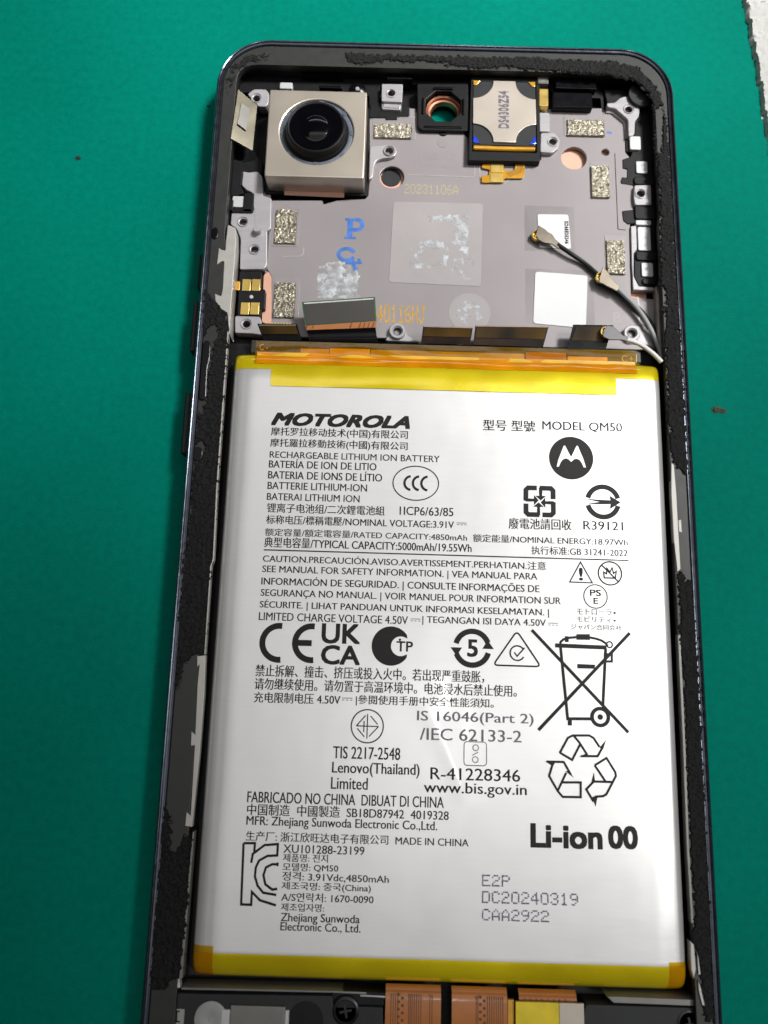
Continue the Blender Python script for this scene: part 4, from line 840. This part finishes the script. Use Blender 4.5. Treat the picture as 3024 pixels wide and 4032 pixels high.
for sx in (-1, 1):
    xx = ex + sx * (w2 - .05)
    prism('orange_corner', [(xx, ey + h2 + .05), (xx - sx * 1.1, ey + h2 + .05), (xx - sx * .5, ey + h2 - .8), (xx, ey + h2 - .8)], 4.3, 4.5, 'gold_flex', ear, .05)
    prism('blue_reflection', [(xx, ey - h2 - .15), (xx - sx * 1.05, ey - h2 - .25), (xx - sx * .25, ey - h2 + 1.1), (xx, ey - h2 + 1.1)], 4.3, 4.55, 'blue', ear, .1)
tube('gold_lip', [(ep0[0] + .15, ey - h2 - .8, 4.0), (ex, ey - h2 - .85, 4.0), (ep1[0] - .15, ey - h2 - .8, 4.0)], .42, 'gold_flex', ear)
tl = [(11.78, 63.64), (13.31, 63.68), (12.95, 59.10), (12.68, 58.73), (9.75, 58.64), (9.75, 57.96), (6.23, 57.77), (6.17, 59.05), (7.34, 59.08), (7.48, 60.13), (6.22, 60.40), (6.40, 61.46), (9.75, 61.25), (9.75, 60.05), (11.36, 60.01), (11.63, 61.31)]
ft = prism('flex_tail', round_poly(tl, .2), 3.15, 3.4, 'gold_flex', ear, .04)
for bx in ([(7.60, 61.12), (9.61, 59.65)], [(7.55, 59.41), (9.55, 57.89)]): prism('gold_pad', rect(*bx, .08), 3.38, 3.5, 'gold', ft, .03)
for k in range(4): stroke_mesh('trace', [([(12.12, 63.27), (11.95, 60.85), (11.75, 60.24), (10.01, 59.44)] if k == 0 else [(x + k * .22, y - k * .16) for x, y in [(12.12, 63.27), (11.95, 60.85), (11.75, 60.24), (10.01, 59.44)]], False)], .07, 3.41, 'orange_dark', ft)

# ------------------------------------------------------------------ flex connectors folded over the battery's top edge
GF = 'flex connector tabs above the battery'
f1 = thing('flex_connector', 'short black flex tab with brown face, leftmost above the battery', 'flex connector', (*(-24.24, 30.87), 3.2), GF)
slab('stiffener', [q3((-27.31, 31.50), 6.2), q3((-21.44, 31.67), 6.2), q3((-20.72, 29.46), 5.2), q3((-26.43, 29.38), 5.2)], .25, 'black_gloss', f1)
slab('window', [q3((-26.96, 31.15), 6.27), q3((-21.62, 31.30), 6.27), q3((-21.21, 30.22), 5.8), q3((-26.61, 30.06), 5.8)], .05, 'amber_flex', f1)
slab('lit_edge_strip', [q3((-27.05, 31.32), 6.30), q3((-21.54, 31.48), 6.30), q3((-21.56, 31.30), 6.26), q3((-26.99, 31.14), 6.26)], .04, 'beige', f1)  # pale strip paints the lit upper edge, likewise on the other tabs
for k in range(9):
    xx = 390 + k * 27
    pa, pb = (-26.14, 31.77), (-25.70, 31.59); w_ = pb[0] - pa[0]
    prism('contact', rect((pa[0] + k * w_, pb[1]), (pa[0] + (k + .6) * w_, pa[1])), 6.05, 6.2, 'gold', f1, .02)
f2 = thing('flex_connector', 'wide dark grey connector board with green rim standing above the battery, largest tab', 'flex connector', (*(-15.08, 31.31), 3.2), GF)
slab('board_rim', [q3((-20.87, 35.05), 6.4), q3((-9.98, 36.20), 6.4), q3((-9.68, 32.75), 5.5), q3((-20.29, 31.69), 5.5)], .3, 'board_green', f2)
slab('board_face', [q3((-20.61, 34.86), 6.44), q3((-10.18, 35.91), 6.44), q3((-9.88, 32.83), 5.58), q3((-20.13, 31.81), 5.58)], .05, 'board', f2)
slab('lit_edge_strip', [q3((-20.54, 34.89), 6.48), q3((-10.21, 35.95), 6.48), q3((-10.19, 35.77), 6.44), q3((-20.52, 34.71), 6.44)], .03, 'white_block', f2)
slab('amber_strip', [q3((-20.32, 31.76), 5.5), q3((-9.68, 32.86), 5.5), q3((-9.74, 31.82), 5.3), q3((-20.07, 31.11), 5.3)], .1, 'orange_flex', f2)
for u0 in (795, 850, 1190, 1270, 1310, 1350, 1390):
    stroke_mesh('trace', [([(-32.91, 37.65), (-32.89, 37.64)][:0] + [(-16.48, 31.54)][:0] + [((-16.50, 31.95)[0] + (u0 - 1000) * .0166, (-16.51, 32.20)[1] + (1000 - u0) * -.0009), ((-16.50, 31.95)[0] + (u0 - 1012) * .0166, (-16.47, 31.43)[1] + (1000 - u0) * -.0009)], False)], .12, 5.53, 'orange_dark', f2)
slab('black_flex', [q3((-20.02, 31.14), 5.3), q3((-9.78, 31.81), 5.3), q3((-9.39, 29.56), 5.25), q3((-19.59, 29.38), 5.25)], .12, 'black_gloss', f2, bow=-.5)
f3 = thing('flex_connector', 'narrow brown translucent flex tab beside the wider brown tab', 'flex connector', (*(0.90, 31.13), 3.2), GF)
slab('stiffener', [q3((-2.73, 31.86), 6.2), q3((4.65, 31.86), 6.2), q3((4.32, 29.50), 5.25), q3((-2.94, 29.56), 5.25)], .2, 'brown_flex', f3)
slab('window', [q3((-2.48, 31.57), 6.22), q3((4.46, 31.56), 6.22), q3((4.34, 30.47), 5.76), q3((-2.68, 30.43), 5.76)], .05, 'amber_flex', f3)
slab('lit_edge_strip', [q3((-2.68, 31.83), 6.24), q3((4.60, 31.83), 6.24), q3((4.58, 31.69), 6.20), q3((-2.68, 31.70), 6.20)], .03, 'lit_tab_edge', f3)
f4 = thing('flex_connector', 'wide brown translucent flex tab right of the narrow brown tab', 'flex connector', (*(10.51, 31.41), 3.2), GF)
slab('stiffener', [q3((5.00, 32.19), 6.2), q3((15.87, 32.34), 6.2), q3((15.18, 29.44), 5.25), q3((4.82, 29.51), 5.25)], .2, 'brown_flex', f4)
slab('window', [q3((5.25, 31.85), 6.22), q3((15.60, 32.01), 6.22), q3((15.26, 30.49), 5.7), q3((5.06, 30.44), 5.76)], .05, 'amber_flex', f4)
slab('lit_edge_strip', [q3((5.05, 32.16), 6.24), q3((15.82, 32.31), 6.24), q3((15.78, 32.15), 6.20), q3((5.03, 32.00), 6.20)], .03, 'lit_tab_edge', f4)
f5 = thing('flex_connector', 'black framed flex tab with amber face under the white cable plug', 'flex connector', (*(22.39, 31.75), 3.2), GF)
slab('stiffener', [q3((19.57, 32.81), 6.0), q3((25.52, 32.87), 6.0), q3((24.52, 29.46), 5.2), q3((18.76, 29.13), 5.2)], .25, 'black_gloss', f5)
slab('window', [q3((20.02, 32.47), 6.06), q3((25.02, 32.56), 6.06), q3((24.48, 30.52), 5.56), q3((19.39, 30.52), 5.56)], .05, 'amber_flex', f5)

# ------------------------------------------------------------------ coaxial antenna cables
GC = 'coaxial antenna cables at the right of the phone'
def cable(label, plate_pts, ring_c, zc, wire, r, wm, pm, base):
    t = thing('antenna_cable', label, 'cable', base, GC)
    prism('plug_plate', round_poly(plate_pts, .12, 3), zc, zc + .28, pm, t, .06)
    lathe('plug_ring', ring_c, [(.84, zc - .7), (.86, zc - .2), (.80, zc + .05), (.66, zc + .06), (.6, zc - .4), (.3, zc - .4), (.28, zc - .05), (.001, zc - .02)], 'gold', t, 28)
    tube('wire', wire, r, wm, t)
    return t
cable('black coaxial cable with gold plug lying over the small white label', [(14.94, 50.04), (15.97, 49.38), (16.42, 48.92), (17.05, 48.58), (17.51, 47.76), (18.35, 46.98), (17.97, 46.22), (17.13, 46.79), (16.82, 46.93), (16.25, 47.10), (15.85, 47.06), (14.84, 47.62), (14.50, 48.43)], (14.80, 48.57), 4.0,
      [q3((17.85, 46.93), 4.1), q3((19.84, 45.56), 4.0), q3((22.03, 44.23), 3.6), q3((23.97, 42.43), 3.6), q3((26.47, 40.10), 3.5), q3((29.04, 37.84), 3.6), q3((31.03, 35.98), 3.5), q3((32.24, 33.87), 3.6), q3((32.84, 31.65), 3.6), q3((33.17, 29.59), 3.6)], .34, 'wire_black', 'plug', (*(24.08, 42.65), 3.1))
cable('grey coaxial cable whose plug lies on the black cable', [(24.60, 43.05), (25.57, 41.93), (26.04, 41.03), (26.51, 40.43), (27.19, 39.92), (26.67, 39.08), (25.78, 39.58), (25.16, 39.87), (24.62, 40.23), (23.92, 40.48), (24.12, 41.43)], (24.43, 41.55), 4.4,
      [q3((26.65, 39.91), 4.3), q3((27.87, 38.66), 4.3), q3((29.38, 37.10), 4.2), q3((30.73, 35.23), 4.1), q3((32.01, 32.59), 4.1), q3((32.81, 30.25), 4.1), q3((33.22, 28.50), 4.1)], .34, 'wire_grey', 'plug', (*(29.45, 37.20), 3.1))
cable('white coaxial cable with dark plug resting on the amber tab', [(24.33, 32.46), (25.27, 32.34), (25.93, 31.70), (26.59, 30.99), (27.46, 30.80), (27.23, 30.04), (26.29, 30.26), (24.67, 30.21), (23.67, 30.69), (23.76, 31.64)], (24.26, 31.58), 6.5,
      [q3((26.98, 30.45), 6.45), q3((28.35, 30.29), 6.2), q3((29.75, 29.77), 5.9), q3((31.40, 28.60), 5.7), q3((32.57, 27.42), 5.6)], .34, 'wire_white', 'plug_dark', (*(29.70, 30.50), 4.0))

# ------------------------------------------------------------------ lower speaker box and ribbons at the bottom of the picture
spk = thing('speaker_box', 'black plastic speaker box below the battery with grey disc and metal block', 'speaker box', (-18, -68, 1.6))
prism('case', round_poly([(-33.67, -62.46), (-33.64, -59.42), (-33.00, -58.96), (-28.74, -58.97), (-12.67, -58.75), (-12.43, -59.00), (-12.39, -59.88), (-6.06, -59.88), (-6.00, -61.78)] + [(-1.5, -76), (-31.5, -76)], .3), 1.6, 5.0, 'darkgrey', spk, .15)
prism('label', rect(*[(-32.78, -60.74), (-31.03, -62.80)], .1), 4.98, 5.04, 'disc', spk, .02)
stroke_mesh('printed_mark', [([(-32.33, -61.02), (-31.62, -61.00)], False), ([(-31.97, -61.01), (-31.95, -62.14)], False), ([(-32.30, -62.18), (-31.53, -62.16)], False)], .16, 5.06, 'ink', spk)
lathe('round_disc', (-27.67, -61.75), [(2.05, 4.9), (2.05, 5.15), (1.95, 5.2), (.6, 5.2), (.5, 5.15), (.3, 5.15), (.25, 5.22), (.001, 5.22)], 'disc', spk)
prism('metal_block', rect(*[(-25.25, -60.01), (-18.32, -63.68)], .15), 4.9, 5.4, 'grey_block', spk, .15)
prism('white_strip', rect(*[(-26.39, -60.58), (-25.24, -63.91)], .1), 4.9, 5.25, 'white_block', spk, .12)
prism('white_strip', rect(*[(-18.35, -60.45), (-17.83, -63.71)], .05), 4.9, 5.25, 'white_block', spk, .08)
lathe('black_disc', (-15.72, -61.63), [(2.2, 4.9), (2.2, 5.08), (.001, 5.1)], 'black', spk)
prism('case_step', rect(*[(-12.61, -58.55), (-5.87, -59.85)], .2), 2.0, 4.6, 'black', spk, .1)
def screw(c, z, parent):
    s = lathe('screw', c, [(1.75, z - .3), (1.75, z), (1.6, z + .1), (1.35, z + .12), (1.25, z + .05), (.001, z + .05)], 'screw', parent, 32)
    for a in (0, 90):
        t = math.radians(a + 12); d = Vector((math.cos(t), math.sin(t))); n_ = Vector((-d.y, d.x)); c_ = Vector(c)
        prism('screw_slot', [tuple(c_ + d * .8 + n_ * .14), tuple(c_ - d * .8 + n_ * .14), tuple(c_ - d * .8 - n_ * .14), tuple(c_ + d * .8 - n_ * .14)], z + (.06 if a else .065), z + .09 + a * .0001, 'darkgrey', s, .01)
screw((-10.77, -60.44), 4.95, spk)
brd = thing('bottom_cover', 'flat black plastic cover at bottom right beside the yellow film', 'cover', (24, -68, 1.6))
prism('plate', round_poly([(19.50, -58.85), (21.87, -58.84), (26.50, -58.84), (33.45, -58.86), (33.86, -59.16), (34.03, -61.49)] + [(32.3, -76), (14.5, -76)], .3), 1.6, 5.0, 'darkgrey', brd, .15)
screw((32.54, -60.70), 4.95, brd)
prism('metal_ridge', [(22.14, -57.83), (23.58, -57.79), (33.99, -57.90), (33.52, -58.62), (22.98, -58.54)], 2.0, 5.1, 'grey_block', brd, .1)
prism('ridge', [(-31.70, -58.28), (-12.70, -58.17), (-8.24, -58.22), (-8.23, -58.47), (-12.69, -58.42), (-31.67, -58.59)], 2.0, 5.0, 'grey_block', phone, .1)
prism('ridge', [(-9.00, -58.49), (-5.81, -58.58), (-5.80, -58.79), (-8.99, -58.73)], 2.0, 5.0, 'plate_hi', phone, .08)
prism('ridge', [(-11.20, -58.06), (-5.67, -58.33), (-5.66, -58.64), (-9.43, -58.64)], 2.0, 4.9, 'black', phone, .05)
GR = 'orange flex ribbons below the battery'
def ribbon(label, a, b, z, holes, lines):
    l, r = a[0], b[0]; top = max(a[1], b[1])
    t = thing('flex_ribbon', label, 'ribbon cable', ((l + r) / 2, top - 4, z - .5), GR)
    prof_ = [(-.4, -.9), (0, -.35), (.5, -.08), (1.2, 0), (3, 0), (14, 0)]
    v = []; f = []
    for d, dz in prof_:
        for x in (l, r): v.append((x, top - d, z + dz))
    for k in range(len(prof_) - 1): f.append((2 * k, 2 * k + 2, 2 * k + 3, 2 * k + 1))
    mesh('ribbon', v, f, 'orange_flex', t)
    w = r - l
    for u in lines: stroke_mesh('trace', [([(l + w * u, top - .4), (l + w * u, top - 14)], False)], .09, z + .015, 'orange_dark', t)
    for u in holes:
        for k in range(14):
            fill_mesh('trace_dot', [circle((l + w * u + (.25 if k % 2 else -.25), top - .5 - k * .42), .19, 8)], z + .02, 'orange_dark', t)
    return t
ribbon('left orange flex ribbon below the battery', (-5.77, -57.95), (1.23, -57.83), 5.0, (.27,), (.1, .14, .18, .22, .42, .45, .48, .52, .56, .6, .64, .8, .84))
ribbon('middle orange flex ribbon right of the dark gap below the battery', (2.60, -57.98), (9.60, -57.86), 5.0, (.55,), (.44, .47, .64, .68, .72, .76, .8, .84, .88, .92))
ribbon('short orange flex ribbon tucked behind the yellow film', (11.16, -58.20), (18.49, -58.07), 4.6, (), (.1, .2, .3, .4, .5, .6, .7, .8))
yf = thing('yellow_film_tab', 'yellow and grey film tab below the battery beside the black cover', 'film tab', (*(14.90, -60.46), 4.6))
prism('grey_face', rect((16.08, -58.64), ((19.20, -58.56)[0], -74), .1), 4.9, 5.3, 'earp', yf, .05)
prism('yellow_face', rect((10.59, -58.64), ((16.05, -58.49)[0], -74), .1), 4.9, 5.32, mat('yellow_film_solid', (0.72, 0.55, 0.01), .3, var=.1, coat=.4), yf, .05)
prism('amber_edge', rect((9.68, -58.65), ((10.50, -58.63)[0], -74), .1), 4.2, 4.8, 'gold_flex', yf, .05)

# ------------------------------------------------------------------ paper towel and crumbs on the mat
TE = [(51.67, 99.32), (51.51, 95.59), (51.64, 93.94), (52.06, 90.83), (52.23, 87.57), (52.58, 84.70), (52.80, 81.15), (53.11, 77.98), (53.30, 74.15), (53.55, 70.71), (54.06, 65.62)]
o = crust('paper_towel', [TE + [(75, 40), (110, 40), (110, 130), (50, 130)]], 0.05, 1.1, .35, 'towel', None, ragged=.12, hmin=.5, nscale=.4, smooth=True)
tag(o, 'white textured paper towel at the top right corner of the mat', 'paper towel')
def crumb(label, p, r, m, seed):
    random.seed(seed); v = []; f = []; n1, n2 = 7, 10
    for j in range(n1):
        a = math.pi / 2 * j / (n1 - 1)
        for i in range(n2):
            b = 2 * math.pi * i / n2; k = r * random.uniform(.65, 1.15)
            v.append((p[0] + k * math.cos(a) * math.cos(b) * 1.3, p[1] + k * math.cos(a) * math.sin(b), .01 + .5 * k * math.sin(a)))
    for j in range(n1 - 1):
        for i in range(n2):
            l = (i + 1) % n2; f.append((j * n2 + i, j * n2 + l, (j + 1) * n2 + l, (j + 1) * n2 + i))
    return tag(mesh('crumb', v, f, m, None, False), label, 'crumb', 'crumbs lying on the mat')
crumb('small grey crumb on the mat right of the battery', (42.70, 22.30), .62, 'crumb', 1)
crumb('tiny flat crumb trailing right of the grey crumb', (43.71, 22.07), .45, 'crumb', 2)
crumb('dark speck on the mat left of the camera module', (-59.68, 62.71), .42, 'speck', 3)
crumb('tiny dark speck close to the phone edge by the camera', (-38.90, 73.10), .3, 'speck', 4)
